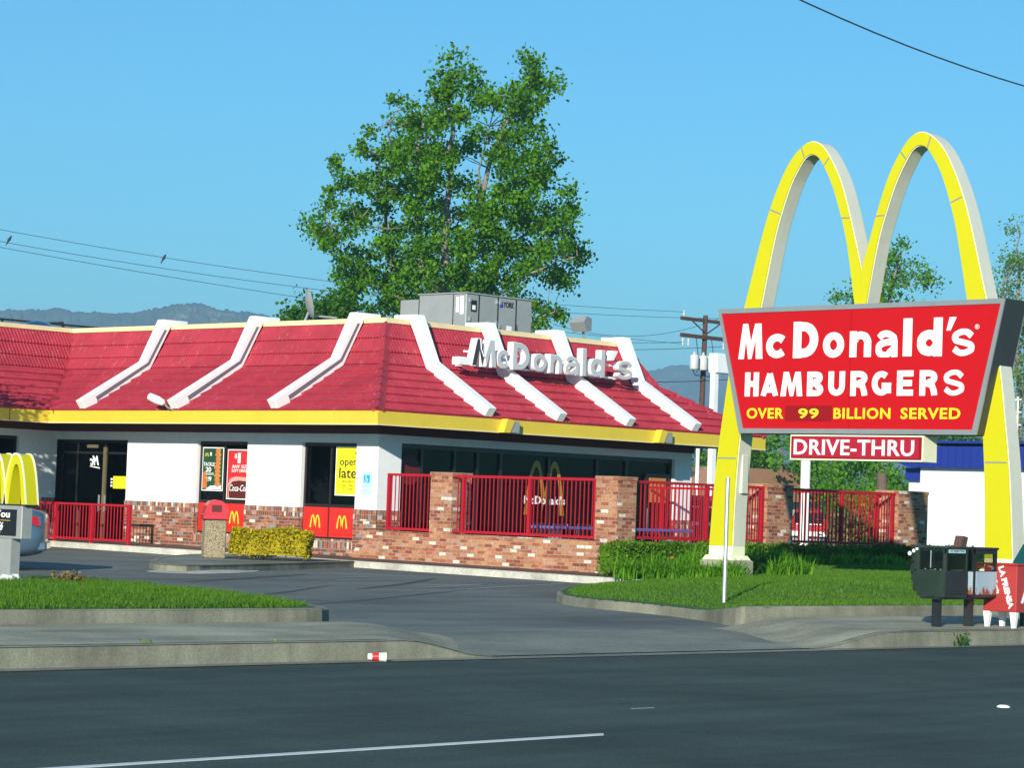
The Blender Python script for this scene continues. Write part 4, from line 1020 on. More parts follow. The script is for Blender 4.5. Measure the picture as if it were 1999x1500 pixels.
for s_, y, z, h_, w_, bo in (('open', 42.38, 2.25, 0.17, 0.56, 0.006), ('late', 42.39, 2.02, 0.23, 0.56, 0.01), ('drive-thru', 42.28, 1.93, 0.045, 0.34, 0), ('Sun - Thu', 42.28, 1.84, 0.045, 0.34, 0), ('12 - 1 am', 42.28, 1.76, 0.045, 0.34, 0)):
    part('lettering', text_mb(s_, (px, y, z), UL, h_, w_, 0.003, bo), 'black plastic', t)
part('comma_mark', MB().prism([(41.78, 2.66), (41.82, 2.66), (41.90, 2.56), (41.87, 2.55)], 'x', px-0.003, px), 'black plastic', t)
t = thing('access_sign', 'small pale sign with a blue wheelchair symbol on the white wall', 'sign', (FX-0.02, 41.35, 1.68))
part('board', MB().box(FX-0.015, FX-0.001, 41.19, 41.51, 1.68, 2.17), 'pale blue print', t)
part('symbol_field', MB().box(FX-0.019, FX-0.0155, 41.26, 41.45, 1.93, 2.10), 'bright blue', t)
wc = MB().tube([(FX-0.022, 41.37+0.045*math.cos(a*math.pi/7), 1.985+0.04*math.sin(a*math.pi/7)) for a in range(5, 15)], 0.006, 6).box(FX-0.026, FX-0.019, 41.365, 41.378, 2.0, 2.06).box(FX-0.026, FX-0.019, 41.33, 41.365, 1.995, 2.01).box(FX-0.026, FX-0.019, 41.36, 41.385, 2.07, 2.09)
part('symbol', wc, 'poster white', t)

# ------------------------------------------------------------------ patio: brick enclosure with red railings
PX, PY = 38.60, 33.80
EN = thing('patio_wall', 'low weathered brick patio wall with square brick piers and red railings', 'wall', (PX, PY, 0.1))
lw = MB(); lw.box(PX, PX+0.30, 34.38, 38.43, 0.0, 0.885); lw.box(PX, PX+0.3, 39.07, 40.98, 0.0, 0.875)
lw.prism([(40.98, 0.0), (41.45, 0.0), (41.45, 0.35), (41.25, 0.62), (40.98, 0.875)], 'x', PX, PX+0.27)
lw.box(PX+0.58, 43.40, PY+0.05, PY+0.35, 0.0, 0.90); lw.box(44.26, 48.17, PY+0.05, PY+0.35, 0.0, 0.90)
part('low_wall', lw, 'patio brick', EN)
ca = MB(); 
for (a, b) in ((34.385, 38.425), (39.075, 40.98)): ca.box(PX-0.012, PX+0.312, a, b, 0.886, 0.905)
part('coping', ca, 'patio brick', EN)
for (x, y, sx, sy) in ((PX, 38.43, 0.58, 0.64), (PX, PY, 0.56, 0.58), (43.40, PY, 0.86, 0.62), (48.17, PY, 1.14, 0.62)):
    p_ = MB(); p_.box(x-0.004, x+sx, y-0.004, y+sy, 0.0, 2.12); p_.box(x-0.018, x+sx+0.014, y-0.018, y+sy+0.014, 2.12, 2.195)
    part('pier', p_, 'patio brick', EN)
def rail_panel(a, b, z0, z1, posts, t=0.055, pitch=0.112, parent=EN, rest=None):
    """red railing from a to b (xy)"""
    mb = MB(); a_, b_ = Vector((*a, 0)), Vector((*b, 0)); Ln = (b_-a_).length; d = (b_-a_)/Ln
    for z in (z0, z1): mb.bar(a_+Vector((0, 0, z)), b_+Vector((0, 0, z)), t, t)
    n = int(Ln/pitch); 
    for i in range(1, n):
        p = a_ + d*(Ln*i/n); mb.box(p.x-0.009, p.x+0.009, p.y-0.009, p.y+0.009, z0, z1)
    for s in posts:
        p = a_ + d*s; zb = z0-0.03 if rest is None else rest; mb.box(p.x-t*.62, p.x+t*.62, p.y-t*.62, p.y+t*.62, zb, z1+t/2)
    return part('railing', mb, 'red metal', parent)
rail_panel((PX+0.06, 40.43), (PX+0.06, 39.08), 0.96, 2.12, (0.03,))
rail_panel((PX+0.06, 38.14+.28), (PX+0.06, 34.40), 0.96, 2.12, (0.28, 2.18, 4.0))
rail_panel((PX+0.58, PY+0.10), (43.36, PY+0.10), 0.99, 2.11, (2.33, 4.15), pitch=0.118)
rail_panel((44.27, PY+0.10), (48.15, PY+0.10), 0.99, 2.11, (0.06, 1.9, 3.8), pitch=0.118)
rail_panel((48.0, PY+0.4), (48.0, 41.0), 0.5, 2.11, (0.1, 3, 6.4), pitch=0.13)

WR = thing('walkway_railing', 'bright red metal railing along the walkway in front of the doors', 'railing', (37.62, 50, 0.3))
OFF[WR.name] = tuple(WR.location)
o = rail_panel((37.62, 52.9), (37.62, 47.98), 0.40, 1.22, (), t=0.05, pitch=0.118, parent=WR); 
for y in (50.85, 49.42, 48.0): part('post', MB().box(37.585, 37.655, y-0.035, y+0.035, 0.26, 1.24), 'red metal', WR)
pl = MB().bbox(37.0, 38.6, 52.15, 52.5, 0.30, 0.72, 0.02)  # pale block standing before the foot of the wing wall
solo('pale_block', pl, 'house wall', 'long pale block behind the red walkway railing', 'pale_block')

# patio furniture
def chair_at(x, y, rz, lab):
    t = thing('patio_chair', lab, 'chair', (x, y, 0.28), rz, 'dark chairs on the patio')
    fr = MB()
    for sx in (-.2, .2):
        for sy in (-.2, .2): fr.tube([(sx, sy, 0), (sx*.9, sy*.9, 0.45)], 0.014, 6)
        fr.tube([(sx*.9, .18, 0.45), (sx*.85, .27, 0.92)], 0.014, 6)
    part('frame', fr, 'chrome', t); part('seat', MB().bbox(-.22, .22, -.22, .2, .44, .48), 'black plastic', t)
    part('backrest', MB().bbox(-.18, .18, .22, .26, .66, .92), 'black plastic', t)
chair_at(39.9, 39.3, 2.2, 'black patio chair nearest the left brick pier'); chair_at(40.4, 37.6, 2.6, 'black patio chair near the middle post of the wide railing')
chair_at(40.2, 36.6, 1.8, 'black patio chair at the left end of the blue table'); chair_at(41.5, 37.5, 3.0, 'black patio chair behind the blue table')
t = thing('patio_table', 'long bright blue patio table behind the railing', 'table', (41.6, 36.5, 0.28))
part('tabletop', MB().bbox(39.35, 43.9, 36.2, 36.9, 1.09, 1.15), 'table blue', t)
for x in (39.8, 41.6, 43.4): part('leg', MB().box(x-.04, x+.04, 36.4, 36.7, 0.28, 1.09), 'galvanised', t)

# ------------------------------------------------------------------ the big roadside sign
SX, SC_ = 36.50, 26.53
SG = thing('arches_sign', 'tall golden arches roadside sign with a red keystone panel', 'sign', (SX, SC_, 0.7))
outer = [(3.20,0.95),(3.15,1.7),(3.08,2.53),(2.97,3.35),(2.86,4.10),(2.71,4.75),(2.52,5.40),(2.24,6.42),(2.05,7.0),(1.83,7.50),(1.62,7.85),(1.38,8.08),(1.16,8.165),(0.95,8.09),(0.75,7.86),(0.52,7.46),(0.33,6.95),(0.15,6.36),(0.0,5.83)]
inner_ = [(2.66,0.95),(2.645,1.7),(2.60,2.53),(2.53,3.30),(2.44,4.0),(2.32,4.65),(2.16,5.34),(1.94,6.38),(1.79,6.90),(1.60,7.40),(1.45,7.66),(1.30,7.86),(1.15,7.925),(1.00,7.86),(0.88,7.70),(0.70,7.38),(0.53,6.95),(0.33,6.30),(0.125,5.24)]
def dense(p, k=3):
    q = []
    for i in range(len(p)-1):
        p0, p1, p2, p3 = p[max(i-1, 0)], p[i], p[i+1], p[min(i+2, len(p)-1)]
        for j in range(k):
            t_ = j/k
            q.append(tuple(0.5*((2*b)+(-a+c)*t_+(2*a-5*b+4*c-d_)*t_*t_+(-a+3*b-3*c+d_)*t_**3) for a, b, c, d_ in zip(p0, p1, p2, p3)))
    return q+[p[-1]]
Od, Id = dense(outer), dense(inner_)
Od[-1] = (0.0, 5.80); Id[-1] = (0.0, 5.0)  # the two arches join at the centre
Od.append((0.0, 5.2)); Id.append((0.0, 5.0))
Id[-2] = (0.125, 5.24); 
def arch_body(sg, d0, d1, inset=0.0, cuts=None):
    mb = MB(); rng = range(len(Od)-1)
    pts = []
    for (a, b) in zip(Od, Id):
        dx, dz = b[0]-a[0], b[1]-a[1]; l = math.hypot(dx, dz) or 1
        k = inset/l; pts.append(((a[0]+dx*k, a[1]+dz*k), (b[0]-dx*k, b[1]-dz*k)))
    n = len(pts); vs = []
    for (a, b) in pts:
        ya, yb = SC_+sg*a[0], SC_+sg*b[0]
        m_ = ((a[0]+b[0])/2, (a[1]+b[1])/2)
        vs += [(d0, ya, a[1]), (d0, yb, b[1]), (d1, ya, a[1]), (d1, yb, b[1])]
    fs = []
    for i in rng:
        if cuts and i in cuts: 
            continue
        a, b = i*4, (i+1)*4
        fs += [(a, a+1, b+1, b), (a+2, b+2, b+3, a+3), (a, b, b+2, a+2), (a+1, a+3, b+3, b+1)]
    fs.append((0, 2, 3, 1)); mb.add(vs, fs); return mb
for sg in (-1, 1):
    ar = part('arch', arch_body(sg, SX+0.03, SX+0.36), 'arch return', SG)
    part('edge_trim', arch_body(sg, SX+0.012, SX+0.029, -0.003), 'arch cream', ar)
    for (d0, d1) in ((SX-0.012, SX+0.012), (SX+0.361, SX+0.38)):
        fm_ = arch_body(sg, d0, d1, 0.010)
        part('yellow_face', fm_, 'arch yellow', ar)
    # joints between the face panels
    jm = MB()
    for i in (6, 15, 24, 33, 42, 49):
        if i >= len(Od): continue
        a, b = Od[i], Id[i]; nxt = Od[i+1]
        dx, dz = nxt[0]-a[0], nxt[1]-a[1]; l = math.hypot(dx, dz) or 1; dx, dz = dx/l*0.012, dz/l*0.012
        f = lambda p, s: (SC_+sg*(p[0]+s*dx), p[1]+s*dz)
        a2 = (a[0]+(b[0]-a[0])*.06, a[1]+(b[1]-a[1])*.06); b2 = (b[0]+(a[0]-b[0])*.06, b[1]+(a[1]-b[1])*.06)
        jm.prism([f(a2, -1), f(b2, -1), f(b2, 1), f(a2, 1)], 'x', SX-0.0145, SX-0.0125)
    part('panel_joint', jm, 'sign frame', ar)
    y0, y1 = sorted((SC_+sg*2.66, SC_+sg*3.20))
    ft = MB(); ft.bbox(SX-.01, SX+0.37, y0, y1, 0.78, 0.95, 0.01); ft.prism([(y0-0.09, 0.70), (y1+0.09, 0.70), (y1+0.01, 0.78), (y0-0.01, 0.78)], 'x', SX-0.07, SX+0.43)
    part('leg_foot', ft, 'arch cream', ar)
    bx = MB()
    if sg > 0: bx.box(SX+0.10, SX+0.30, SC_+2.56, SC_+2.62, 1.95, 2.55)
    part('plinth', MB().bbox(SX-0.11, SX+0.48, y0-0.12, y1+0.12, 0.35, 0.70, 0.02), 'walk concrete', SG)
part('switch_cover', MB().bbox(SX+0.12, SX+0.30, SC_+2.58, SC_+2.655, 1.9, 2.6), 'arch return', SG)
# keystone panel
KX = 36.28; KD = 0.62
tl, tr_, br, bl = (29.50, 5.21), (23.44, 5.23), (23.93, 2.975), (28.93, 2.975)
kb_ = MB().prism([tl, tr_, br, bl], 'x', KX, KX+KD); part('cabinet', kb_, 'sign side', SG)
def insetq(q, k):
    c = (sum(p[0] for p in q)/4, sum(p[1] for p in q)/4)
    return [(p[0]+(k if p[0] < c[0] else -k), p[1]+(k if p[1] < c[1] else -k)) for p in q]
q0 = [tl, tr_, br, bl]; q1 = insetq(q0, 0.085)
fr2 = MB()
for i in range(4):
    j = (i+1) % 4; fr2.prism([q0[i], q0[j], q1[j], q1[i]], 'x', KX-0.03, KX-0.0005); fr2.prism([q0[i], q0[j], q1[j], q1[i]], 'x', KX+KD+.0005, KX+KD+.03)
part('frame', fr2, 'sign frame', SG)
part('red_face', MB().prism(q1, 'x', KX-0.012, KX-0.001), 'sign red', SG)
part('red_face', MB().prism(q1, 'x', KX+KD+0.001, KX+KD+0.012), 'sign red', SG)
part('face_joint', MB().box(KX-0.015, KX-.0125, 26.535, 26.548, 3.06, 5.14), 'sign dark red', SG)
tx = KX-0.012
Mn = MB().prism([(29.00-a*0.60, 4.30+b*0.985) for a, b in [(0,0),(0.145,0.64),(0.33,0.64),(0.46,0.30),(0.60,0.64),(0.83,0.64),(0.905,0),(0.66,0),(0.635,0.36),(0.49,0),(0.37,0),(0.27,0.36),(0.205,0)]], 'x', tx-0.008, tx)
part('lettering', Mn, 'sign white', SG)
Lt = [('c', 28.38, 27.89, 4.30, 4.745), ('D', 27.78, 27.24, 4.30, 4.94), ('o', 27.13, 26.68, 4.29, 4.75), ('n', 26.56, 26.11, 4.30, 4.75), ('a', 26.01, 25.56, 4.29, 4.75), ('l', 25.45, 25.27, 4.30, 4.945), ('d', 25.16, 24.66, 4.29, 4.945), ('s', 24.47, 24.02, 4.29, 4.745)]
for ch, a, b, z0, z1 in Lt: part('lettering', stroke_text(ch, (tx, a, z0), UL, a-b, z1-z0, 0.145 if ch not in 'lDd' else 0.175 if ch != 'l' else 0.18, 0.008), 'sign white', SG)
part('lettering', MB().prism([(24.58, 4.72), (24.50, 4.72), (24.385, 4.945), (24.52, 4.945)], 'x', tx-0.008, tx), 'sign white', SG)
part('registered_mark', text_mb('®', (tx, 24.02, 4.73), UL, 0.085, 0.085, 0.004, 0.0), 'sign white', SG)
HB = [('H', 28.83, 28.52), ('A', 28.47, 28.08), ('M', 28.03, 27.55), ('B', 27.45, 27.10), ('U', 26.99, 26.64), ('R', 26.52, 26.16), ('G', 26.07, 25.67), ('E', 25.55, 25.22), ('R', 25.09, 24.73), ('S', 24.61, 24.20)]
for ch, a, b in HB:
    if ch == 'M':
        part('lettering', MB().prism([(a-(a-b)*p, 3.63+0.43*q) for p, q in [(0,0),(0.13,1),(0.36,1),(0.52,0.45),(0.66,1),(0.90,1),(1,0),(0.76,0),(0.71,0.58),(0.58,0),(0.44,0),(0.29,0.58),(0.24,0)]], 'x', tx-0.008, tx), 'sign white', SG); continue
    part('lettering', stroke_text(ch, (tx, a, 3.63), UL, a-b, 0.43, 0.115, 0.008), 'sign white', SG)
for s_, a, b in (('OVER', 28.77, 27.95), ('BILLION', 26.86, 25.67), ('SERVED', 25.46, 24.26)):
    n_ = len(s_); part('lettering', text_mb(s_, (tx, a, 3.235), UL, 0.19, a-b, 0.006, 0.022, 0, 1.10), 'sign yellow', SG)
part('counter_panel', MB().box(tx-0.004, tx-0.0005, 26.90, 27.91, 3.19, 3.465), 'sign dark red', SG)
part('lettering', text_mb('99', (tx-0.004, 27.62, 3.24), UL, 0.175, 0.44, 0.006, 0.022, 0, 1.1), 'sign yellow', SG)
# hanging lower box
DT = MB().box(KX+0.0, KX+0.40, 24.99, 27.79, 2.515, 2.955); DB = part('drive_thru_box', DT, 'arch cream', SG)
part('red_face', MB().box(KX-0.014, KX-.001, 25.02, 27.76, 2.545, 2.93), 'sign dark red', DB)
M('dt red', (0.40,0.008,0.028), 0.3, 0.04, 1.0); bpy.data.objects  # lighter crimson face
part('red_panel', MB().box(KX-0.017, KX-.0145, 25.07, 27.73, 2.565, 2.91), 'dt red', DB)
part('lettering', text_mb('DRIVE-THRU', (KX-0.018, 27.69, 2.605), UL, 0.27, 2.53, 0.012, 0.016, 0, 1.06), 'sign white', DB)
pz = MB(); [pz.box(KX+0.2, KX+0.3, y, y+0.1, 2.955, 2.975) for y in (25.5, 27.2)]
part('hanger', pz, 'sign frame', DB)

# ------------------------------------------------------------------ small directional arches sign
DS = thing('directional_sign', 'small golden arches directional sign reading Thank You on a grey post', 'sign', (18.34, 25.7, 0.3))
dx0 = 18.30
part('sign_box', MB().bbox(dx0, dx0+0.155, 25.40, 26.75, 0.915, 1.31, 0.008), 'grey metal', DS)
part('face', MB().box(dx0-0.006, dx0-.001, 25.50, 26.66, 0.95, 1.265), 'black plastic', DS)
M('gold line', (0.55,0.38,0.06), 0.4, 0.05, 1.0)
part('rule', MB().box(dx0-0.009, dx0-.0065, 25.62, 26.5, 1.128, 1.136).box(dx0-0.009, dx0-.0065, 25.80, 26.35, 0.985, 0.992), 'gold line', DS)
part('lettering', text_mb('Thank You', (dx0-0.007, 26.43, 1.165), UL, 0.085, 0.80, 0.003, 0.03), 'poster white', DS)
part('lettering', text_mb('McCafé', (dx0-0.007, 26.30, 1.01), UL, 0.10, 0.55, 0.003, 0.02, 0.35), 'poster white', DS)
part('post', MB().box(18.31, 18.44, 25.60, 25.86, 0.33, 0.915), 'grey metal', DS)
for c in (25.555, 25.985):
    pass
def fat_arch(y_c, hw, zt, sg=0):
    o, i_ = [], []
    for k in range(25):
        x = -1+k/12
        o.append((y_c+x*hw, 1.325+(zt-1.325)*(1-abs(x)**2.6))); i_.append((y_c+x*(hw-0.105), 1.325+(zt-1.325-0.125)*(1-abs(x)**2.6)))
    mb = MB(); n = len(o); vs = []
    for (a, b) in zip(o, i_): vs += [(dx0+0.03, a[0], a[1]), (dx0+0.03, b[0], b[1]), (dx0+0.20, a[0], a[1]), (dx0+0.20, b[0], b[1])]
    fs = []
    for q in range(n-1):
        a, b = q*4, q*4+4; fs += [(a, a+1, b+1, b), (a+2, b+2, b+3, a+3), (a, b, b+2, a+2), (a+1, a+3, b+3, b+1)]
    mb.add(vs, fs)
    rim = MB(); 
    for dd in (0.0, 0.175):
        vs = []
        for (a, b) in zip(o, i_):
            vs += [(dx0+dd+0.015, a[0], a[1]+0.012), (dx0+dd+0.04, a[0], a[1]+0.012), (dx0+dd+0.04, a[0], a[1]-0.012), (dx0+dd+0.015, a[0], a[1]-0.012)]
        fs = [(q*4+r, q*4+(r+1) % 4, q*4+4+(r+1) % 4, q*4+4+r) for q in range(n-1) for r in range(4)]
        rim.add(vs, fs)
    return mb, rim
for c in (25.60, 26.00):
    m1, m2 = fat_arch(c, 0.235, 1.93)
    a_ = part('arch', m1, 'arch yellow', DS); part('rim', m2, 'arch cream', a_)
part('arch_base', MB().box(dx0+0.01, dx0+0.205, 25.36, 26.35, 1.311, 1.328), 'dark bronze', DS)
rk = MB(); r_ = random.Random(5)
for i in range(9):
    x, y, s = 18.3+r_.uniform(-.25, .3), 25.45+r_.uniform(-.5, .35), r_.uniform(0.05, 0.11)
    k = 7; vs = [(x+s*math.cos(6.283*j/k)*r_.uniform(.7, 1.2), y+s*math.sin(6.283*j/k)*r_.uniform(.7, 1.2), 0.40) for j in range(k)]+[(x+s*.5*math.cos(6.283*j/k), y+s*.5*math.sin(6.283*j/k), 0.40+s*r_.uniform(.6, 1.1)) for j in range(k)]
    rk.add(vs, [(j, (j+1) % k, k+(j+1) % k, k+j) for j in range(k)]+[tuple(range(k, 2*k))])
solo('pale_rocks', rk, 'pale rock', 'loose pale stones round the foot of the directional sign post', 'rocks', kind='stuff')
def cluster_thing(name, cs, rr, n, size, mat, label, cat, seed, kind=None, flat=0.9):
    V, F = leaf_cloud(np.array(cs, float), np.array([[rr]*3]*len(cs) if not isinstance(rr, (list, np.ndarray)) else rr), n, size, flat, 0.1, np.random.RandomState(seed))
    mb = MB(); mb.v = V; mb.f = F; return solo(name, mb, mat, label, cat, kind=kind, uv=False)
cluster_thing('flowering_plant', [(18.75, 25.05, 0.46), (18.85, 24.95, 0.46), (18.7, 25.2, 0.45)], 0.10, 60, 0.05, 'leaf russet', 'low pinkish brown flowering plant on the verge beside the directional sign', 'plant', 9)

# ------------------------------------------------------------------ bin and clipped box hedge on the island
bn = thing('litter_bin', 'pebble concrete litter bin with a red dome lid on the island', 'bin', (34.2, 40.85, 0.255), rad(-32))
part('body', MB().bbox(-0.22, 0.22, -0.22, 0.22, 0, 0.78, 0.02), 'pebble concrete', bn)
ld = MB(); ld.bbox(-0.26, 0.26, -0.26, 0.26, 0.78, 0.90, 0.015)
dom = [(-0.25, 0.90), (0.25, 0.90), (0.25, 0.98), (0.20, 1.10), (0.10, 1.17), (-0.02, 1.19), (-0.12, 1.16), (-0.20, 1.07)]
ld.prism([(-a, b) if False else (a, b) for a, b in dom], 'y', -0.25, 0.25)
part('lid', ld, 'bin lid', bn); part('flap', MB().box(-0.10, 0.10, -0.256, -0.251, 0.94, 1.08), 'maroon paint', bn)
part('lid_band', MB().box(-0.264, 0.264, -0.264, 0.264, 0.785, 0.80), 'maroon paint', bn)
def box_hedge(x0, x1, y0, y1, z0, z1, n, size, mat, name, label, cat, seed, kind=None, rough=0.03, group=None, core='leaf hedge'):
    rs = np.random.RandomState(seed)
    ar = [(y1-y0)*(z1-z0), (x1-x0)*(z1-z0), (x1-x0)*(y1-y0)]; tot = 2*ar[0]+2*ar[1]+ar[2]
    P = []
    def face(k, f):
        for _ in range(int(n*k/tot)): P.append(f(rs.rand(), rs.rand()))
    face(ar[0], lambda a, b: (x0, y0+a*(y1-y0), z0+b*(z1-z0))); face(ar[0], lambda a, b: (x1, y0+a*(y1-y0), z0+b*(z1-z0)))
    face(ar[1], lambda a, b: (x0+a*(x1-x0), y0, z0+b*(z1-z0))); face(ar[1], lambda a, b: (x0+a*(x1-x0), y1, z0+b*(z1-z0)))
    face(ar[2], lambda a, b: (x0+a*(x1-x0), y0+b*(y1-y0), z1))
    P = np.array(P); c = np.array([(x0+x1)/2, (y0+y1)/2, (z0+z1)/2])
    P = P + 0.03*np.sin(P[:, [1, 2, 0]]*5.1)+0.02*np.sin(P[:, [2, 0, 1]]*13)
    V, F = leaf_cloud(P, np.full((len(P), 3), rough*2), 1, size, 1.0, 0.0, rs)
    mb = MB(); k = size*0.6; mb.box(x0+k, x1-k, y0+k, y1-k, z0, z1-k); o = len(mb.v)
    mb.v += V; mb.f += [tuple(i+o for i in f) for f in F]
    return solo(name, mb, mat, label, cat, group, kind, uv=False)
hg = box_hedge(-0.76, 0.76, -0.32, 0.32, 0.25, 0.72, 5600, 0.055, 'leaf yellow', 'clipped_hedge', 'small clipped yellow green hedge block beside the litter bin', 'hedge', 11)
hg.location = (35.05, 40.05, 0.25); hg.rotation_euler = (0, 0, rad(-44))

# hedges and strap-leaved clumps by the patio
box_hedge(37.9, 41.2, 33.05, 33.65, 0.30, 0.86, 7000, 0.05, 'leaf hedge', 'clipped_hedge', 'flat topped green hedge left of the near sign leg', 'hedge', 12)
box_hedge(41.4, 46.2, 33.05, 33.65, 0.45, 0.88, 8000, 0.05, 'leaf hedge', 'clipped_hedge', 'flat topped green hedge between the sign legs under the right railing', 'hedge', 13)
box_hedge(46.4, 50.5, 32.9, 33.65, 0.45, 0.90, 5000, 0.06, 'leaf dark', 'clipped_hedge', 'dark shaded hedge at the right end of the brick patio wall', 'hedge', 14)  # darker leaf colour carries the sign's shade on this end of the hedge
def straps(cs, n, ht, seed, name, label):
    rs = random.Random(seed); mb = MB()
    for (x, y, s) in cs:
        z = LH(x, y)-0.02
        for _ in range(int(n*s)):
            a = rs.uniform(0, 6.283); L_ = ht*s*rs.uniform(0.7, 1.2); lean = rs.uniform(0.15, 0.95); w_ = 0.014*rs.uniform(.7, 1.3)
            bx, by = x+rs.gauss(0, .10), y+rs.gauss(0, .10); A, Bp = [], []
            for k in range(6):
                t_ = k/5; r_2 = lean*L_*t_**1.5; zz = z + L_*(t_ - 0.55*lean*t_**2.6); ww = w_*(1-t_)**0.6 + 0.001
                cx, cy = bx+math.cos(a)*r_2, by+math.sin(a)*r_2
                A.append((cx-math.sin(a)*ww, cy+math.cos(a)*ww, zz)); Bp.append((cx+math.sin(a)*ww, cy-math.cos(a)*ww, zz))
            mb.strip(A, Bp)
    return solo(name, mb, 'leaf strap', label, 'plants', kind='stuff', uv=False)
r_ = random.Random(21)
straps([(37.5+0.30*i+r_.uniform(-.1, .1), 32.35+r_.uniform(-.35, .35)-0.03*i, r_.uniform(.85, 1.15)) for i in range(13)], 130, 0.52, 31, 'strap_leaf_plants', 'mass of long arching green leaves in front of the brick patio pier')
straps([(41.0+0.36*i+r_.uniform(-.1, .1), 32.2+r_.uniform(-.3, .3), r_.uniform(.6, 0.95)) for i in range(14)], 95, 0.36, 32, 'strap_leaf_plants', 'lower band of arching green leaves between the sign legs')
straps([(36.1, 28.75+0.22*i, r_.uniform(.5, .8)) for i in range(7)]+[(37.2+.35*i, 28.7, .8) for i in range(3)], 110, 0.55, 33, 'strap_leaf_plants', 'small arching leaves round the foot of the left sign leg')
fo = MB()
for i, (x, y) in enumerate([(41.9, 32.5), (42.3, 32.3), (44.0, 32.6), (38.3, 32.1)]): fo.lathe((x, y, LH(x, y)+0.34), [(0.01, 0), (0.035, 0.02), (0.03, 0.05), (0.005, 0.06)], 7)
solo('orange_flowers', fo, 'dip sauce', 'tiny orange flowers among the arching leaves', 'flowers', kind='stuff')
lp = MB(); zb = LH(28.3, 22.75)
lp.tube([(28.30, 22.75, zb-0.05), (28.30, 22.75, 2.03)], 0.030, 10)
solo('sign_post', lp, 'galvanised', 'thin bare galvanised post standing in the lawn', 'post')
# cup and weeds at the kerb
t = thing('paper_cup', 'crushed red and white paper cup lying in the gutter', 'cup', (17.0, 17.85, 0.0), rad(-38))
cu_ = MB(); prof_ = [(0.001, -0.085), (0.030, -0.085), (0.040, 0.04), (0.043, 0.085), (0.046, 0.09), (0.038, 0.088), (0.02, -0.07)]
cu_.lathe((0, 0, 0.042), prof_, 16, 'x'); part('cup', cu_, 'poster white', t)
bd = MB(); bd.lathe((0, 0, 0.042), [(0.0335, -0.045), (0.0405, 0.02)], 16, 'x'); bd.f = [f for f in bd.f if len(f) == 4]; part('printed_band', bd, 'poster red', t)

cluster_thing('kerb_weed', [(26.9, 17.93, 0.06), (26.95, 17.9, 0.09)], 0.09, 20, 0.055, 'leaf dark', 'small green weed growing at the foot of the right kerb', 'weed', 15)
cluster_thing('kerb_weed', [(14.4, 18.14, 0.18), (14.5, 18.14, 0.18), (16.0, 18.15, 0.18)], 0.05, 14, 0.03, 'leaf strap', 'low weeds in the joint of the left sidewalk kerb', 'weed', 16)

# ------------------------------------------------------------------ news racks on the corner
NR = thing('news_rack', 'dark green newspaper rack on the shared pedestal, left of the rusty one', 'newspaper box', (27.75, 18.75, 0.18))
nbp = [(18.55, 0.565), (18.98, 0.565), (19.02, 0.9), (19.06, 1.20), (18.55, 1.20)]
def rack(x0, x1, root, m1, m2, dy=0.0):
    pts = [(y+dy, z) for y, z in nbp]
    body = MB()
    fa_ = 0.03
    # side plates with window openings: lower solid box, corner posts, roof
    body.prism([pts[0], pts[1], (19.0+dy, 0.90), (18.55+dy, 0.90)], 'x', x0, x1)
    body.box(x0, x0+fa_, 18.55+dy, 18.60+dy, 0.90, 1.175); body.box(x1-fa_, x1, 18.55+dy, 18.60+dy, 0.90, 1.175)
    body.box(x0, x0+fa_, 18.95+dy, 19.03+dy, 0.90, 1.175); body.box(x1-fa_, x1, 18.95+dy, 19.03+dy, 0.90, 1.175)
    body.box(x0, x1, 18.553+dy, 18.575+dy, 1.12, 1.175)
    part('body', body, m1, root)
    part('roof', MB().bbox(x0-0.015, x1+0.015, 18.53+dy, 19.08+dy, 1.175, 1.205, 0.006), m1, root)
    part('back_panel', MB().box(x0+0.012, x1-0.012, 18.540+dy, 18.549+dy, 0.60, 0.895), m2, root)
    part('window', MB().box(x0+0.03, x1-0.03, 18.558+dy, 18.566+dy, 0.92, 1.12).box(x0+0.008, x0+0.014, 18.61+dy, 18.94+dy, 0.91, 1.17), 'cloudy acrylic', root)
rack(27.50, 27.985, NR, 'news green', 'news black')
cm = MB(); cm.bbox(27.62, 27.86, 19.03, 19.17, 0.74, 1.21, 0.02); cm.bbox(27.56, 27.92, 19.0, 19.10, 0.62, 0.90, 0.015); part('coin_box', cm, 'news green', NR)
part('handle', MB().tube([(27.60, 19.07, 1.0), (27.60, 19.15, 1.0), (27.60, 19.15, 0.86), (27.60, 19.07, 0.86)], 0.012), 'black plastic', NR)
lb_ = MB(); lb_.box(27.56, 27.93, 18.547, 18.552, 1.125, 1.17); part('name_plate', lb_, 'pale blue print', NR)
part('lettering', text_mb('Los Angeles Times', (27.585, 18.5465, 1.135), UR, 0.03, 0.32, 0.002, 0.01), 'news black', NR)
stk = MB()
for y, z, s in ((18.99, 1.165, .022), (19.04, 1.135, .024), (19.10, 1.10, .028)): stk.lathe((27.492, y, z), [(0.001, 0), (s, 0), (s, 0.004)], 10, 'x')
part('sticker', stk, 'poster white', NR)
part('tube_bar', MB().box(27.495, 27.499, 18.77, 18.785, 0.93, 1.15), 'galvanised', NR)
part('bolt', MB().box(27.490, 27.499, 18.70, 18.71, 0.905, 0.92).box(27.490, 27.499, 18.85, 18.86, 0.905, 0.92).box(27.490, 27.499, 18.62, 18.63, 0.905, 0.92), 'galvanised', NR)
bt = MB().prism([(27.90, 1.205), (28.02, 1.205), (28.06, 1.33), (27.95, 1.345)], 'y', 18.60, 18.72); part('bracket_block', bt, 'wood pole', NR)
for x in (27.61, 28.33): part('pedestal_leg', MB().box(x-0.045, x+0.045, 18.70, 18.79, 0.18, 0.54), 'news black', NR)
part('pedestal_beam', MB().box(27.45, 28.72, 18.62, 18.90, 0.535, 0.562), 'news black', NR)
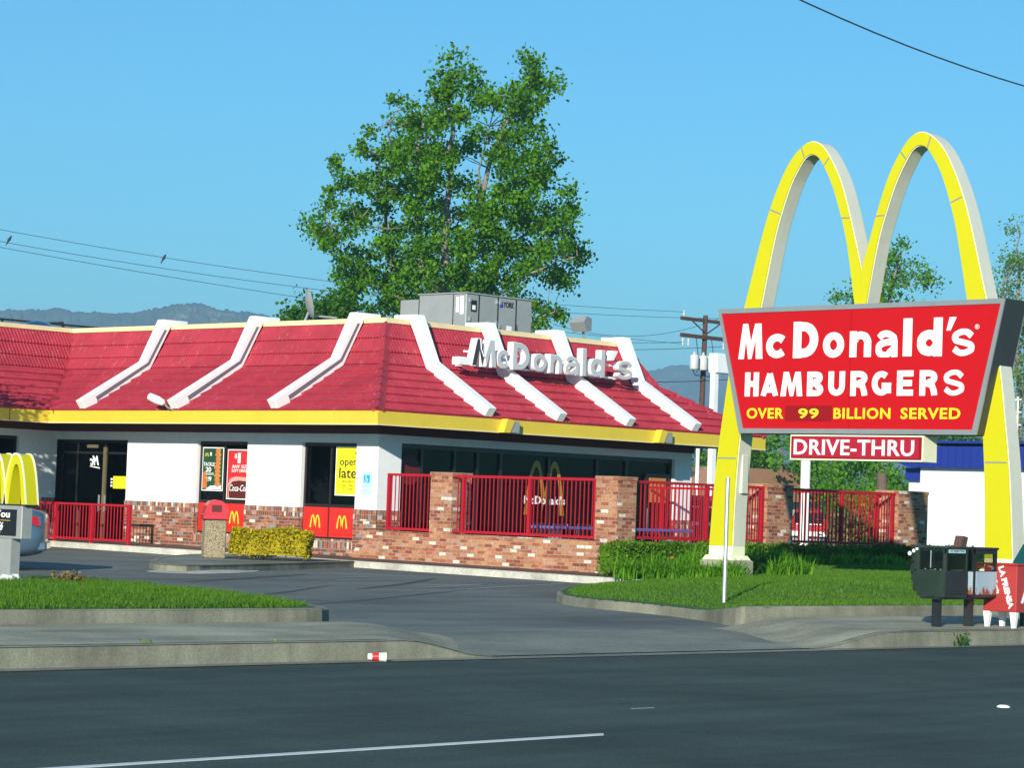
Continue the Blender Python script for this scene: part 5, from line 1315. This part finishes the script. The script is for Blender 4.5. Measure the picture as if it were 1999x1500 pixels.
N2 = thing('news_rack', 'rusty pale blue newspaper rack with cloudy yellowed window', 'newspaper box', (28.4, 18.7, 0.56))
rack(28.12, 28.62, N2, 'news black', 'rusty blue', -0.03)
part('side_panel', MB().box(28.112, 28.119, 18.55, 18.90, 0.60, 0.89), 'rusty blue', N2)
LPt = thing('news_box', 'bright red newspaper box with white legs and slanting white lettering', 'newspaper box', (28.85, 18.5, 0.18))
bx0, bx1, by0, by1 = 28.62, 29.05, 18.22, 18.72
part('body', MB().bbox(bx0, bx1, by0, by1, 0.385, 0.985, 0.012), 'news red', LPt)
part('lid', MB().bbox(bx0-.01, bx1+.01, by0-.01, by1+.01, 0.986, 1.01, 0.006), 'news red', LPt)
for (x, y) in ((bx0+.04, by0+.05), (bx0+.04, by1-.05), (bx1-.04, by0+.05), (bx1-.04, by1-.05)):
    k = MB().prism([(y-0.05, 0.385), (y+0.05, 0.385), (y+0.02, 0.18), (y-0.02, 0.18)], 'x', x-0.03, x+0.03); part('leg', k, 'poster white', LPt)
def turned_text(txt, h, wdt, x, y, z, ang, bold, shear=0):
    mb = text_mb(txt, (0, 0, 0), UL, h, wdt, 0.004, bold, shear); return mb.xf(Matrix.Translation((x, y, z)) @ Matrix.Rotation(ang, 4, 'X'))
part('lettering', turned_text('LA PRENSA', 0.085, 0.56, bx0-0.001, 18.50, 0.955, rad(72), 0.05), 'poster white', LPt)
part('lettering', turned_text('Gratis', 0.06, 0.20, bx0-0.001, 18.575, 0.80, rad(74), 0.03, 0.2), 'poster white', LPt)
part('side_print', MB().tube([(28.75, by0-.002, 0.5), (28.85, by0-.002, 0.7), (28.95, by0-.002, 0.8)], 0.02, 6), 'pale blue print', LPt)
N4 = thing('news_box', 'dark teal newspaper box behind the red one at the right edge', 'newspaper box', (29.6, 18.5, 0.18))
tb = MB().prism([(18.12, 0.35), (18.68, 0.35), (18.75, 1.02), (18.60, 1.26), (18.25, 1.30), (18.12, 1.02)], 'x', 29.35, 29.85); part('body', tb, 'news teal', N4)
for x in (29.40, 29.80):
    for y in (18.18, 18.62): part('leg', MB().box(x-.02, x+.02, y-.02, y+.02, 0.18, 0.35), 'black plastic', N4)

# ------------------------------------------------------------------ vehicles
def car(name, label, cat, loc, rz, st, paint, glass_s, wheels, L_, W_, wr):
    """st: stations (x, sill z, belt z, roof z, half width, cabin half width); nose at +x"""
    root = thing(name, label, cat, loc, rz)
    rings = []
    for (x, zs, zb, zr, hw, hc) in st:
        pr_ = [(0, zs), (hw*0.93, zs), (hw, zs+(zb-zs)*0.3), (hw, zs+(zb-zs)*0.62), (hw*0.955, zb), (hc, zr-(zr-zb)*0.08), (hc*0.8, zr), (0, zr+0.015)]
        ring = [(x, y, z) for y, z in pr_] + [(x, -y, z) for y, z in pr_[-2:0:-1]]
        rings.append(ring)
    n = len(rings[0]); body = MB(); vs = [p for r in rings for p in r]; fs = []
    for i in range(len(rings)-1):
        for k in range(n): fs.append((i*n+k, i*n+(k+1) % n, (i+1)*n+(k+1) % n, (i+1)*n+k))
    fs += [tuple(range(n-1, -1, -1)), tuple(range((len(rings)-1)*n, len(rings)*n))]; body.add(vs, fs)
    b = part('body', body, paint, root, smooth=True)
    sub = b.modifiers.new('sub', 'SUBSURF'); sub.levels = sub.render_levels = 2
    gm = MB()
    for (quad) in glass_s:
        for sgn_ in (-1, 1): gm.add([(x, sgn_*y, z) for x, y, z in quad], [tuple(range(len(quad)))])
    part('side_window', gm, 'car glass', root)
    for x in wheels:
        for sgn_ in (-1, 1):
            yy = sgn_*W_/2
            ah = MB(); ah.lathe((x, yy*0.93, wr), [(0.01, -0.07), (wr+0.055, -0.07), (wr+0.055, 0.075), (0.01, 0.075)], 28, 'y'); part('wheel_arch', ah, 'black plastic', root)
            w_ = part('wheel', MB().lathe((x, yy*0.95, wr), [(0.05, -0.10), (wr*0.96, -0.10), (wr, -0.07), (wr, 0.07), (wr*0.96, 0.09), (wr*0.66, 0.095)], 28, 'y'), 'tyre', root)
            rm = MB(); s_ = sgn_
            rm.lathe((x, yy*0.95+s_*0.07, wr), [(0.03, 0), (wr*0.64, 0), (wr*0.64, 0.03*s_), (0.06, 0.035*s_)] if s_ > 0 else [(0.03, 0), (wr*0.64, 0), (wr*0.64, -0.03), (0.06, -0.035)], 20, 'y')
            for a in range(5):
                th = a*2*math.pi/5; rm.bar((x, yy*0.95+s_*0.11, wr), (x+math.cos(th)*wr*.6, yy*0.95+s_*0.11, wr+math.sin(th)*wr*.6), 0.045, 0.02)
            part('rim', rm, 'galvanised', w_)
    return root
stn = [(-2.28, .40, .86, .98, .60, .50), (-2.20, .30, .90, 1.04, .78, .62), (-1.95, .24, .92, 1.08, .86, .66), (-1.55, .22, .93, 1.12, .89, .66), (-1.1, .22, .94, 1.32, .90, .60), (-0.6, .22, .94, 1.44, .90, .60), (0.2, .22, .93, 1.47, .90, .60), (0.8, .22, .92, 1.30, .90, .62), (1.2, .22, .90, 1.02, .89, .66), (1.9, .24, .80, .90, .85, .66), (2.2, .32, .66, .76, .66, .5)]
gl = [[(-1.25, .80, .97), (-1.0, .66, 1.28), (-0.4, .645, 1.38), (-0.4, .835, .98)], [(-0.32, .835, .98), (-0.32, .645, 1.39), (0.35, .65, 1.40), (0.85, .72, 1.18), (1.05, .82, .97)]]
ca_ = car('parked_car', 'silver blue sedan in the drive lane behind the directional sign at the left edge', 'car', (25.65, 38.7, 0.10), rad(141), stn, 'car paint', gl, (-1.32, 1.35), 4.5, 1.80, 0.32)
for s_ in (-1, 1):
    vs = [(-2.235, s_*0.52, .80), (-2.24, s_*0.52, .93), (-2.13, s_*.80, .955), (-1.86, s_*.885, .93), (-1.98, s_*.905, .84), (-2.17, s_*.80, .78)]
    vs2 = [(x*0.97, y*0.94, z) for x, y, z in vs]; part('tail_light', MB().add(vs+vs2, [tuple(range(6)), tuple(range(11, 5, -1))]+[(i, (i+1) % 6, 6+(i+1) % 6, 6+i) for i in range(6)]), 'tail lamp', ca_)
part('bumper', MB().bbox(-2.30, -2.05, -.74, .74, .36, .52, 0.03), 'car paint', ca_)
sst = [(-2.3, .45, 1.0, 1.62, .80, .60), (-2.2, .35, 1.02, 1.72, .92, .66), (-1.6, .3, 1.03, 1.78, .94, .68), (0, .3, 1.03, 1.80, .94, .68), (0.7, .3, 1.02, 1.5, .94, .68), (1.2, .3, 1.0, 1.12, .93, .7), (2.2, .35, .9, 1.0, .85, .65)]
sg_ = [[(-2.0, .86, 1.08), (-1.9, .73, 1.6), (0.4, .73, 1.6), (0.9, .86, 1.08)]]
suv = car('distant_car', 'red utility vehicle far beyond the patio railing, seen from behind', 'car', (103.0, 77.6, 0.2), rad(37), sst, 'suv paint', sg_, (-1.4, 1.4), 4.6, 1.88, 0.36)
part('rear_window', MB().bbox(-2.42, -2.30, -.66, .66, 1.08, 1.58, 0.03), 'car glass', suv)
part('bumper', MB().bbox(-2.48, -2.25, -.88, .88, .42, .66, 0.03), 'poster white', suv)
part('tail_light', MB().bbox(-2.43, -2.3, -.90, -.72, .8, 1.2, .02), 'tail lamp', suv); part('tail_light', MB().bbox(-2.43, -2.3, .72, .90, .8, 1.2, .02), 'tail lamp', suv)
part('rear_badge_bar', MB().box(-2.44, -2.38, -.6, .6, 0.98, 1.03), 'poster white', suv)
ks = thing('red_kiosk', 'red vending kiosk with white markings behind the patio railing', 'kiosk', (58.6, 48.2, 0.2))
part('body', MB().bbox(57.9, 59.4, 48.0, 48.7, 0.2, 2.05, 0.03), 'news red', ks)
part('panel', MB().box(58.0, 58.55, 47.985, 47.998, 0.3, 1.9).box(58.7, 59.3, 47.985, 47.998, 0.3, 1.9), 'maroon paint', ks)
dd = MB()
for x in (58.08, 58.26, 58.8, 59.0): dd.box(x, x+.12, 47.975, 47.983, 1.18, 1.28)
for x in (58.08, 58.2, 58.32, 58.8, 58.95): dd.box(x, x+.07, 47.975, 47.983, 1.70, 1.74)
part('marking', dd, 'poster white', ks)

# ------------------------------------------------------------------ utility pole, wires, birds
UP = thing('utility_pole', 'brown wooden utility pole with two crossarms and three grey transformers', 'utility pole', (115.5, 95, 0))
part('pole', MB().tube([(115.4, 95, 0), (115.55, 95, 7), (115.65, 95, 13.0)], [0.20, 0.17, 0.14], 12), 'wood pole', UP)
part('crossarm', MB().box(113.4, 118.1, 94.90, 95.02, 12.58, 12.78), 'wood pole', UP)
part('crossarm', MB().box(113.3, 118.0, 94.80, 94.92, 11.60, 11.82), 'wood pole', UP)
br_ = MB().bar((114.3, 94.88, 12.6), (115.55, 94.88, 11.95), 0.06).bar((116.9, 94.88, 12.6), (115.7, 94.88, 11.95), 0.06); part('brace', br_, 'wood pole', UP)
ins = MB()
for x in (113.65, 117.4, 117.9): ins.lathe((x, 94.95, 12.78), [(0.03, 0), (0.07, 0.08), (0.09, 0.12), (0.04, 0.22), (0.08, 0.30), (0.03, 0.36)], 8)
for x in (113.5, 114.0, 117.2, 117.6): ins.lathe((x, 94.86, 11.10), [(0.04, 0), (0.07, 0.1), (0.04, 0.2), (0.07, 0.3), (0.02, 0.5)], 8)
part('insulator', ins, 'transformer grey', UP)
for x in (114.15, 114.95, 115.55): part('transformer', MB().lathe((x, 94.5, 9.75), [(0.05, 0), (0.24, 0.02), (0.26, 0.08), (0.26, 0.78), (0.22, 0.86), (0.08, 0.90), (0.07, 1.05)], 14), 'transformer grey', UP, smooth=True)
cd_ = MB()
for x in (114.7, 116.1): cd_.tube([(x, 94.86, 11.6), (x+.02, 94.6, 10.2), (x-.3, 94.5, 9.6)], 0.025, 5)
cd_.tube([(114.0, 94.5, 9.8), (114.3, 94.5, 9.45), (116.0, 94.6, 9.45), (116.0, 94.7, 10.3)], 0.03, 5); part('cable', cd_, 'wire', UP)
def wire(a, b, sag, r, label, n=24, t0=0.0, t1=1.0):
    a, b = Vector(a), Vector(b); pts = []
    for i in range(n+1):
        t_ = t0 + (t1-t0)*i/n; p = a + (b-a)*t_; p.z -= sag*4*t_*(1-t_); pts.append(p)
    solo('power_line', MB().tube(pts, r, 5), 'wire', label, 'wire', 'overhead wires')
def px_at(x, y, Y): d = pix_dir(x, y); s = Y/d.y; return Vector((d.x*s, Y, 1.5+d.z*s))
wire((40.0, 95, 15.05), (113.65, 95, 13.05), 1.5, 0.012, 'uppermost of the three thin wires crossing the left sky')
wire((40.0, 95, 14.55), (117.4, 95, 12.95), 1.75, 0.012, 'middle of the three thin wires crossing the left sky')
wire((40.0, 95, 14.15), (113.5, 94.86, 11.2), 1.0, 0.012, 'lowest of the three thin wires crossing the left sky')
wire(px_at(1080, 633, 95), (117.4, 95, 13.1), 0.9, 0.013, 'thin wire sagging up to the pole top from the right side of the big tree')
wire((95, 95, 10.9), (113.5, 94.86, 11.3), 0.35, 0.013, 'thin wire reaching the lower crossarm behind the roof flood light')
wire(px_at(1180, 683, 95), px_at(1480, 672, 95), 0.1, 0.015, 'thin wire at transformer height above the mountain')
wire(px_at(1250, 746, 95), px_at(1500, 735, 95), 0.1, 0.02, 'short dark wire crossing the pole in front of the mountain')
wire(px_at(1480, -40, 40), px_at(2120, 200, 40), 0.28, 0.022, 'thick black cable sagging across the upper right corner of the sky', 40, -1.2, 2.6)
def bird(x, y, z, lab):
    t = MB(); t.lathe((0, 0, 0), [(0.005, -0.16), (0.05, -0.10), (0.075, 0.0), (0.06, 0.08), (0.045, 0.11), (0.05, 0.15), (0.03, 0.19), (0.005, 0.23)], 8, 'x')
    t.prism([(-0.30, -0.02), (-0.12, -0.03), (-0.12, 0.03), (-0.30, 0.0)], 'y', -0.02, 0.02)
    t.xf(Matrix.Translation((x, 95, z)) @ Matrix.Rotation(rad(-58), 4, 'Y')); solo('bird', t, 'bird', lab, 'bird', 'birds on the wires')
bird(75.8, 0, 12.55, 'small dark bird perched on the uppermost wire left of the tree'); bird(67.1, 0, 12.55, 'small dark bird perched near the left edge of the sky')
t = thing('white_pole', 'white round pole behind the patio railing under the lower red sign box', 'pole', (59.5, 45, 0.1))
part('shaft', MB().tube([(59.5, 45, 0.1), (59.5, 45, 3.6)], 0.14, 14), 'white paint', t)
t = thing('lamp_post', 'tall square white post with a box head beside the left sign leg', 'lamp post', (73.4, 60, 0.1))
part('shaft', MB().box(73.55, 73.78, 59.9, 60.1, 0.1, 6.698), 'white paint', t); part('head', MB().bbox(73.55, 74.5, 59.8, 60.2, 6.7, 7.42, .02), 'white paint', t)
t = thing('thin_white_post', 'slim white post beyond the right end of the building', 'post', (72.8, 60, 0.1))
part('shaft', MB().tube([(72.85, 60, 0.1), (72.85, 60, 4.6)], 0.07, 10), 'white paint', t)
t = thing('palm_trunk', 'brown palm trunk standing behind the right patio railing', 'tree trunk', (84.3, 60, 0.2))
part('trunk', MB().tube([(84.3, 60, 0.1), (84.4, 60, 2.0), (84.3, 60, 3.4)], [0.26, 0.22, 0.2], 12), 'dark bark', t)
t = thing('ladder_mast', 'slim white antenna mast beside the right sign leg', 'mast', (60, 33.2, 0.2))
ms = MB(); b0 = px_at(1984, 900, 44); 
ms.tube([(b0.x, 44, 0.2), (b0.x, 44, 5.5)], 0.03, 6)
for z in (4.6, 5.0, 5.4): ms.tube([(b0.x-.12, 44, z), (b0.x+.2, 44, z+.03)], 0.03, 6)
t.location = (b0.x, 44, 0.2); OFF[t.name] = tuple(t.location); part('mast', ms, 'white paint', t)

# ------------------------------------------------------------------ buildings behind
BB = thing('blue_roof_building', 'white lap sided building with a deep blue metal roof band', 'building', (75, 45, 0.2))
part('wall', MB().box(75, 85, 38.0, 51.75, 0.1, 3.42), 'white siding', BB)
part('side_porch', MB().box(75.4, 85, 51.75, 52.5, 0.1, 2.95), 'white siding', BB)
rfm = MB().prism([(37.6, 3.40), (52.1, 3.40), (52.5, 3.55), (52.5, 4.12), (37.6, 4.24)], 'x', 74.7, 85.3)
part('roof_band', rfm, 'blue roof', BB)
rr_ = MB(); [rr_.box(74.67, 74.7, 37.8+0.30*i, 37.83+0.30*i, 3.42, 4.10) for i in range(48)]; rr_.box(74.62, 85.4, 37.5, 52.6, 4.242, 4.33)
part('standing_seam', rr_, 'blue roof', BB)
part('porch_band', MB().box(75.2, 85.2, 51.77, 52.52, 2.95, 3.395), 'blue roof', BB)
h1 = thing('house', 'low pale grey roofed house between the building end and the sign leg', 'house', (121, 101, 0))
part('wall', MB().box(117, 127, 100.5, 107, 0, 2.6), 'house wall', h1); part('roof', MB().prism([(116.5, 2.6), (127.5, 2.6), (125, 4.3), (119, 4.3)], 'y', 100, 107.5), 'flat roof felt', h1)
h2 = thing('house', 'tan brown roofed house behind the middle of the patio railing', 'house', (103, 83, 0))
part('wall', MB().box(98.5, 108.5, 81.0, 88, 0, 2.3), 'house wall', h2); part('roof', MB().prism([(98, 2.3), (109, 2.3), (106.5, 3.9), (100.5, 3.9)], 'y', 80.4, 88.6), 'brown roof', h2)
part('window', MB().box(100.5, 101.8, 80.96, 80.99, 1.0, 1.9).box(104.5, 106, 80.96, 80.99, 1.0, 1.9), 'car glass', h2)

# ------------------------------------------------------------------ trees
def at(x, y, D): return Vector((0, 0, 1.5)) + pix_dir(x, y)*D
def make_tree(name, label, base, lobes, leads, D, depth, dens, nleaf, size, lmat, bark, seed, crad=0.5, twig=True, name_l='crown', trunk_r=0.3):
    """lobes (x, y, rx, ry) and limbs are laid out on a plane D m away and given depth round the trunk"""
    rs = np.random.RandomState(seed); bx, by = base
    root = thing(name, label, 'tree', (bx, by, 0.0))
    tk = MB(); lim = []
    for path, r0, r1 in leads:
        pts = []; n = len(path); dz = rs.uniform(-depth*.35, depth*.35)
        for i, (x, y) in enumerate(path):
            p = at(x, y, D + dz*i/max(n-1, 1)); pts.append(p)
        dd = [pts[0]]
        for a, b in zip(pts[:-1], pts[1:]):
            for k in range(1, 5): 
                q = a.lerp(b, k/4) + Vector(rs.normal(0, 0.06, 3)); dd.append(q)
        rr = [r0+(r1-r0)*i/(len(dd)-1) for i in range(len(dd))]; tk.tube(dd, rr, 8); lim += dd
    g = at(leads[0][0][0][0], leads[0][0][0][1], D); tk.tube([(g.x, g.y, 0), g], [trunk_r*1.1, leads[0][1]], 10)
    C = []; pm = CF/D
    for (x, y, rx, ry) in lobes:
        n = max(2, int(dens*math.pi*rx*ry/pm/pm)); k = 0
        while k < n:
            a, r_ = rs.uniform(0, 6.283), math.sqrt(rs.rand()); q = at(x+math.cos(a)*rx*r_, y+math.sin(a)*ry*r_, D)
            q = q + fw*rs.uniform(-1, 1)*depth*0.5
            C.append(q); k += 1
    if twig:
        LM = np.array([tuple(v) for v in lim])
        for q in C:
            d = LM - np.array(tuple(q)); d[:, 2] += 0.5; i = int(np.argmin((d**2).sum(1)))
            if d[i].dot(d[i]) > 3.2: continue
            a = Vector(LM[i]); m_ = a.lerp(q, 0.55) + Vector(rs.normal(0, .12, 3)) + Vector((0, 0, -0.1))
            tk.tube([a, m_, q], [0.024, 0.016, 0.007], 4, caps=False)
    part('trunk', tk, bark, root, uv=False)
    V, F = leaf_cloud(np.array([tuple(q) for q in C]), np.array([[crad*rs.uniform(.7, 1.3)]*3 for _ in C]), nleaf, size, 0.85, 0.5, rs)
    mb = MB(); mb.v = V; mb.f = F; part(name_l, mb, lmat, root, uv=False)
    return root
def z2(lst, s, ox, oy): return [(ox+a[0]/s, oy+a[1]/s) + ((a[2]/s, a[3]/s) if len(a) == 4 else ()) for a in lst]
lob = [(820,170,50,70),(865,105,22,18),(940,105,25,22),(950,200,65,55),(860,300,90,85),(1000,265,55,55),(1060,195,30,45),(1255,60,28,16),(1270,95,14,12),(1285,190,80,70),(1360,215,28,40),(1230,290,95,75),(1310,335,50,45),(1180,260,50,60),(1100,340,55,55),
 (535,320,60,50),(680,340,90,75),(760,330,65,60),(620,430,110,75),(395,495,60,60),(470,580,85,80),(250,615,60,35),(340,650,80,70),(240,745,45,22),(600,600,120,95),(720,520,95,95),(870,450,85,85),(960,450,45,45),(1150,480,95,80),(1340,540,75,55),(1240,620,120,85),(1110,610,75,80),(720,700,105,95),(500,740,90,80),(880,650,60,75),(1180,740,120,95),(1340,640,45,55),(1400,780,75,50),(1460,810,28,18),
 (290,850,110,50),(170,910,55,35),(92,938,12,10),(420,880,110,60),(610,850,90,85),(790,860,115,85),(950,820,90,75),(1130,900,150,90),(1300,900,140,90),(1440,890,45,60),(250,1000,100,70),(370,1060,70,80),(590,1040,120,95),(800,1050,140,100),(1000,1040,140,100),(1200,1060,150,100),(1400,1020,100,75),(1490,1070,40,28),
 (250,1130,80,60),(350,1200,105,65),(550,1200,140,90),(750,1200,150,90),(950,1200,150,90),(1150,1200,150,90),(1350,1160,100,70),(1440,1200,45,35),(1505,1090,20,30),(300,1290,75,55),(480,1320,110,65),(650,1330,90,60),(1260,1330,55,60),(1300,1430,60,60),(1390,1430,38,70)]
lead = [([(800,1500),(810,1200),(805,900),(822,600),(830,400),(812,200),(860,110)], .28, .03), ([(820,1450),(900,1100),(960,850),(1030,620),(1090,420),(1240,240),(1290,140)], .22, .03), ([(850,1400),(1030,1150),(1200,980),(1380,850)], .16, .03), ([(780,1450),(670,1120),(650,750),(660,480),(690,320)], .20, .03),
 ([(780,1400),(520,1120),(478,950),(490,760),(430,600),(380,480)], .17, .02), ([(500,935),(370,925),(180,920)], .06, .02), ([(850,1500),(1050,1300),(1300,1150),(1480,1080)], .14, .02), ([(760,1400),(500,1270),(300,1180),(220,1080)], .12, .02), ([(1230,1500),(1270,1400),(1380,1370)], .10, .03), ([(1060,980),(1170,880),(1300,640),(1370,520)], .08, .02), ([(520,620),(500,440),(530,320)], .06, .02), ([(960,850),(1000,560),(1060,250)], .07, .02)]
S2 = lambda l: [(872+(q[0]-872)*0.955, 600-(600-q[1])*0.965)+tuple(v*0.96 for v in q[2:]) for q in z2(l, 2.586, 560, 80)]
lead = [(S2(p_), a*0.72, b) for p_, a, b in lead]
make_tree('broadleaf_tree', 'very tall open crowned green tree rising behind the restaurant roof', (74, 74), S2(lob), lead, 105, 8.5, 5.7, 105, 0.155, 'leaf tree', 'bark', 41, 0.46, trunk_r=0.3)
make_tree('round_tree', 'low rounded dark green tree behind the roof left of the tall tree', (71, 72), [(600,618,38,20),(640,603,45,22),(690,612,40,24),(655,625,60,20)], [([(650,700),(650,640)], .2, .05)], 100, 4, 8, 80, 0.16, 'leaf dark', 'dark bark', 42, 0.5, False)
make_tree('broadleaf_tree', 'green tree whose top shows between the golden arches', (112, 80), [(1770,490,18,22),(1745,510,20,20),(1790,530,22,22),(1720,540,25,22),(1765,550,45,30),(1650,578,22,12),(1690,570,25,18),(1730,590,60,20),(1700,640,70,40),(1760,660,60,60)], [([(1720,760),(1725,620),(1760,490)], .2, .03), ([(1722,680),(1660,580)], .1, .03)], 137, 7, 3.4, 80, 0.16, 'leaf tree', 'bark', 43, 0.6)
make_tree('sparse_tree', 'tall thin leaved pale green tree at the right edge', (108, 68), [(1985,445,8,26),(1978,490,14,30),(1992,520,22,30),(1968,545,22,30),(1985,590,36,34),(1955,575,14,14),(2020,560,30,60),(1990,650,40,50),(1995,730,40,50),(1985,800,35,40),(2040,700,50,100),(1965,850,25,30)], [([(1990,950),(1985,700),(1990,540),(1985,430)], .18, .02), ([(1990,800),(2020,650),(2030,560)], .1, .02), ([(1988,740),(1962,620),(1958,560)], .06, .02)], 127, 6, 4.0, 60, 0.13, 'leaf sparse', 'bark', 44, 0.6)
for i, (lab, lobes, D, mat, bk_) in enumerate([
    ('bright green leafy tree under the lower red sign box', [(1630,925,42,32),(1690,935,50,34),(1745,940,38,32),(1680,900,65,22),(1600,950,30,25),(1700,965,60,20)], 128, 'leaf light', 'dark bark'),
    ('green tree between the left sign leg and the lower sign box', [(1525,870,30,22),(1555,890,35,30),(1520,905,25,18),(1590,915,35,28),(1560,850,30,15)], 131, 'leaf light', 'dark bark'),
    ('green tree seen under the eaves at the right end of the building', [(1380,880,22,16),(1385,905,26,18),(1360,925,25,12),(1420,905,30,25)], 136, 'leaf tree', 'dark bark'),
    ('dark leafy tree behind the blue roofed building', [(1850,856,40,14),(1900,862,35,12),(1830,870,30,16)], 126, 'leaf dark', 'dark bark'),
    ('low green tree behind the right patio railing', [(1630,975,50,22),(1690,980,55,22),(1745,970,35,26)], 120, 'leaf tree', 'dark bark'),
    ('bushy green tree behind the end of the red patio gate', [(1500,925,34,18),(1460,912,28,16),(1560,935,45,20),(1545,955,50,16)], 138, 'leaf light', 'dark bark')]):
    b_ = at(lobes[0][0], 990, D); make_tree('leafy_tree', lab, (b_.x, b_.y), lobes, [([(lobes[0][0], 990), (lobes[0][0]+3, lobes[0][1])], .16, .05)], D, 6, 5.0, 44, 0.20, mat, bk_, 50+i, 0.6, False)
b_ = at(1482, 990, 134); cn = thing('cypress', 'narrow dark cypress tree beside the left sign leg', 'tree', (b_.x, b_.y, 0))
Cs = []; rs = np.random.RandomState(66)
for k in range(70):
    t_ = rs.rand(); p = at(1474+rs.normal(0, 6*(1-t_*.7)), 985-120*t_, 134); Cs.append((p.x+rs.normal(0, .2), p.y+rs.normal(0, .2), p.z))
V, F = leaf_cloud(np.array(Cs), np.full((70, 3), 0.55), 60, 0.16, 1.4, 0.0, rs); mb = MB(); mb.v = V; mb.f = F; part('crown', mb, 'leaf dark', cn, uv=False)
part('trunk', MB().tube([(b_.x, b_.y, 0), (b_.x, b_.y, 3.5)], 0.14, 8), 'dark bark', cn)
for i, (lab, x0, x1, mat) in enumerate([('russet leaved bush behind the right patio railing', 1625, 1685, 'leaf russet'), ('low green bush behind the right patio railing near the palm trunk', 1690, 1750, 'leaf dark')]):
    cs = []; rs = np.random.RandomState(70+i)
    for k in range(26): p = at(rs.uniform(x0, x1), rs.uniform(1018, 1060), 84+rs.uniform(-1, 1)); cs.append(tuple(p))
    cluster_thing('bush', cs, 0.45, 60, 0.12, mat, lab, 'bush', 80+i)
# unseen tree added beyond the left edge of view, to shade the wing wall
tL = thing('broadleaf_tree', 'small unseen leafy tree added left of the entrance to shade the wing wall', 'tree', (33.2, 50.0, 0.15))
part('trunk', MB().tube([(33.2, 50.0, 0.1), (33.25, 50.0, 1.6), (33.2, 50.05, 3.4)], [0.10, 0.08, 0.05], 8), 'dark bark', tL)
rs = np.random.RandomState(91); cs = np.array([(33.2+rs.normal(0, .5), 49.8+rs.normal(0, .45), 3.2+rs.normal(0, .75)) for _ in range(60)])
V, F = leaf_cloud(cs, np.full((60, 3), 0.6), 90, 0.12, 1.0, 0.2, rs); mb = MB(); mb.v = V; mb.f = F; part('crown', mb, 'leaf tree', tL, uv=False)
# far-off belt of trees beyond the street, one soft mass
rs = np.random.RandomState(5); cs = []
for k in range(1500):
    a = rs.uniform(rad(15), rad(80)); R_ = rs.uniform(230, 300); hh = 3.2+1.8*math.sin(a*37)+1.2*math.sin(a*91+1)
    cs.append((math.cos(a)*R_, math.sin(a)*R_, rs.uniform(0.3, max(1, hh))))
V, F = leaf_cloud(np.array(cs), np.full((len(cs), 3), 2.2), 26, 0.9, 0.8, 0.0, rs); mb = MB(); mb.v = V; mb.f = F
solo('distant_trees', mb, 'leaf dark', 'far-off belt of dark green trees along the horizon', 'trees', kind='stuff', uv=False)

# ------------------------------------------------------------------ air
HZ = bpy.data.materials.new('haze'); HZ.use_nodes = True; ht_ = HZ.node_tree; ht_.nodes.clear()
pv = ht_.nodes.new('ShaderNodeVolumePrincipled'); pv.inputs['Color'].default_value = (0.45, 0.76, 1.0, 1); pv.inputs['Density'].default_value = HAZE_D if 'HAZE_D' in globals() else 0.00030
pv.inputs['Anisotropy'].default_value = 0.0
om = ht_.nodes.new('ShaderNodeOutputMaterial'); ht_.links.new(pv.outputs[0], om.inputs[1]); MATS['haze'] = HZ
hzb = MB().box(-60, 4700, -60, 4700, -6, 300)
solo('haze', hzb, 'haze', 'thin pale blue air fading the far mountains', 'haze', kind='stuff', loc=(0, 0, 0), uv=False)
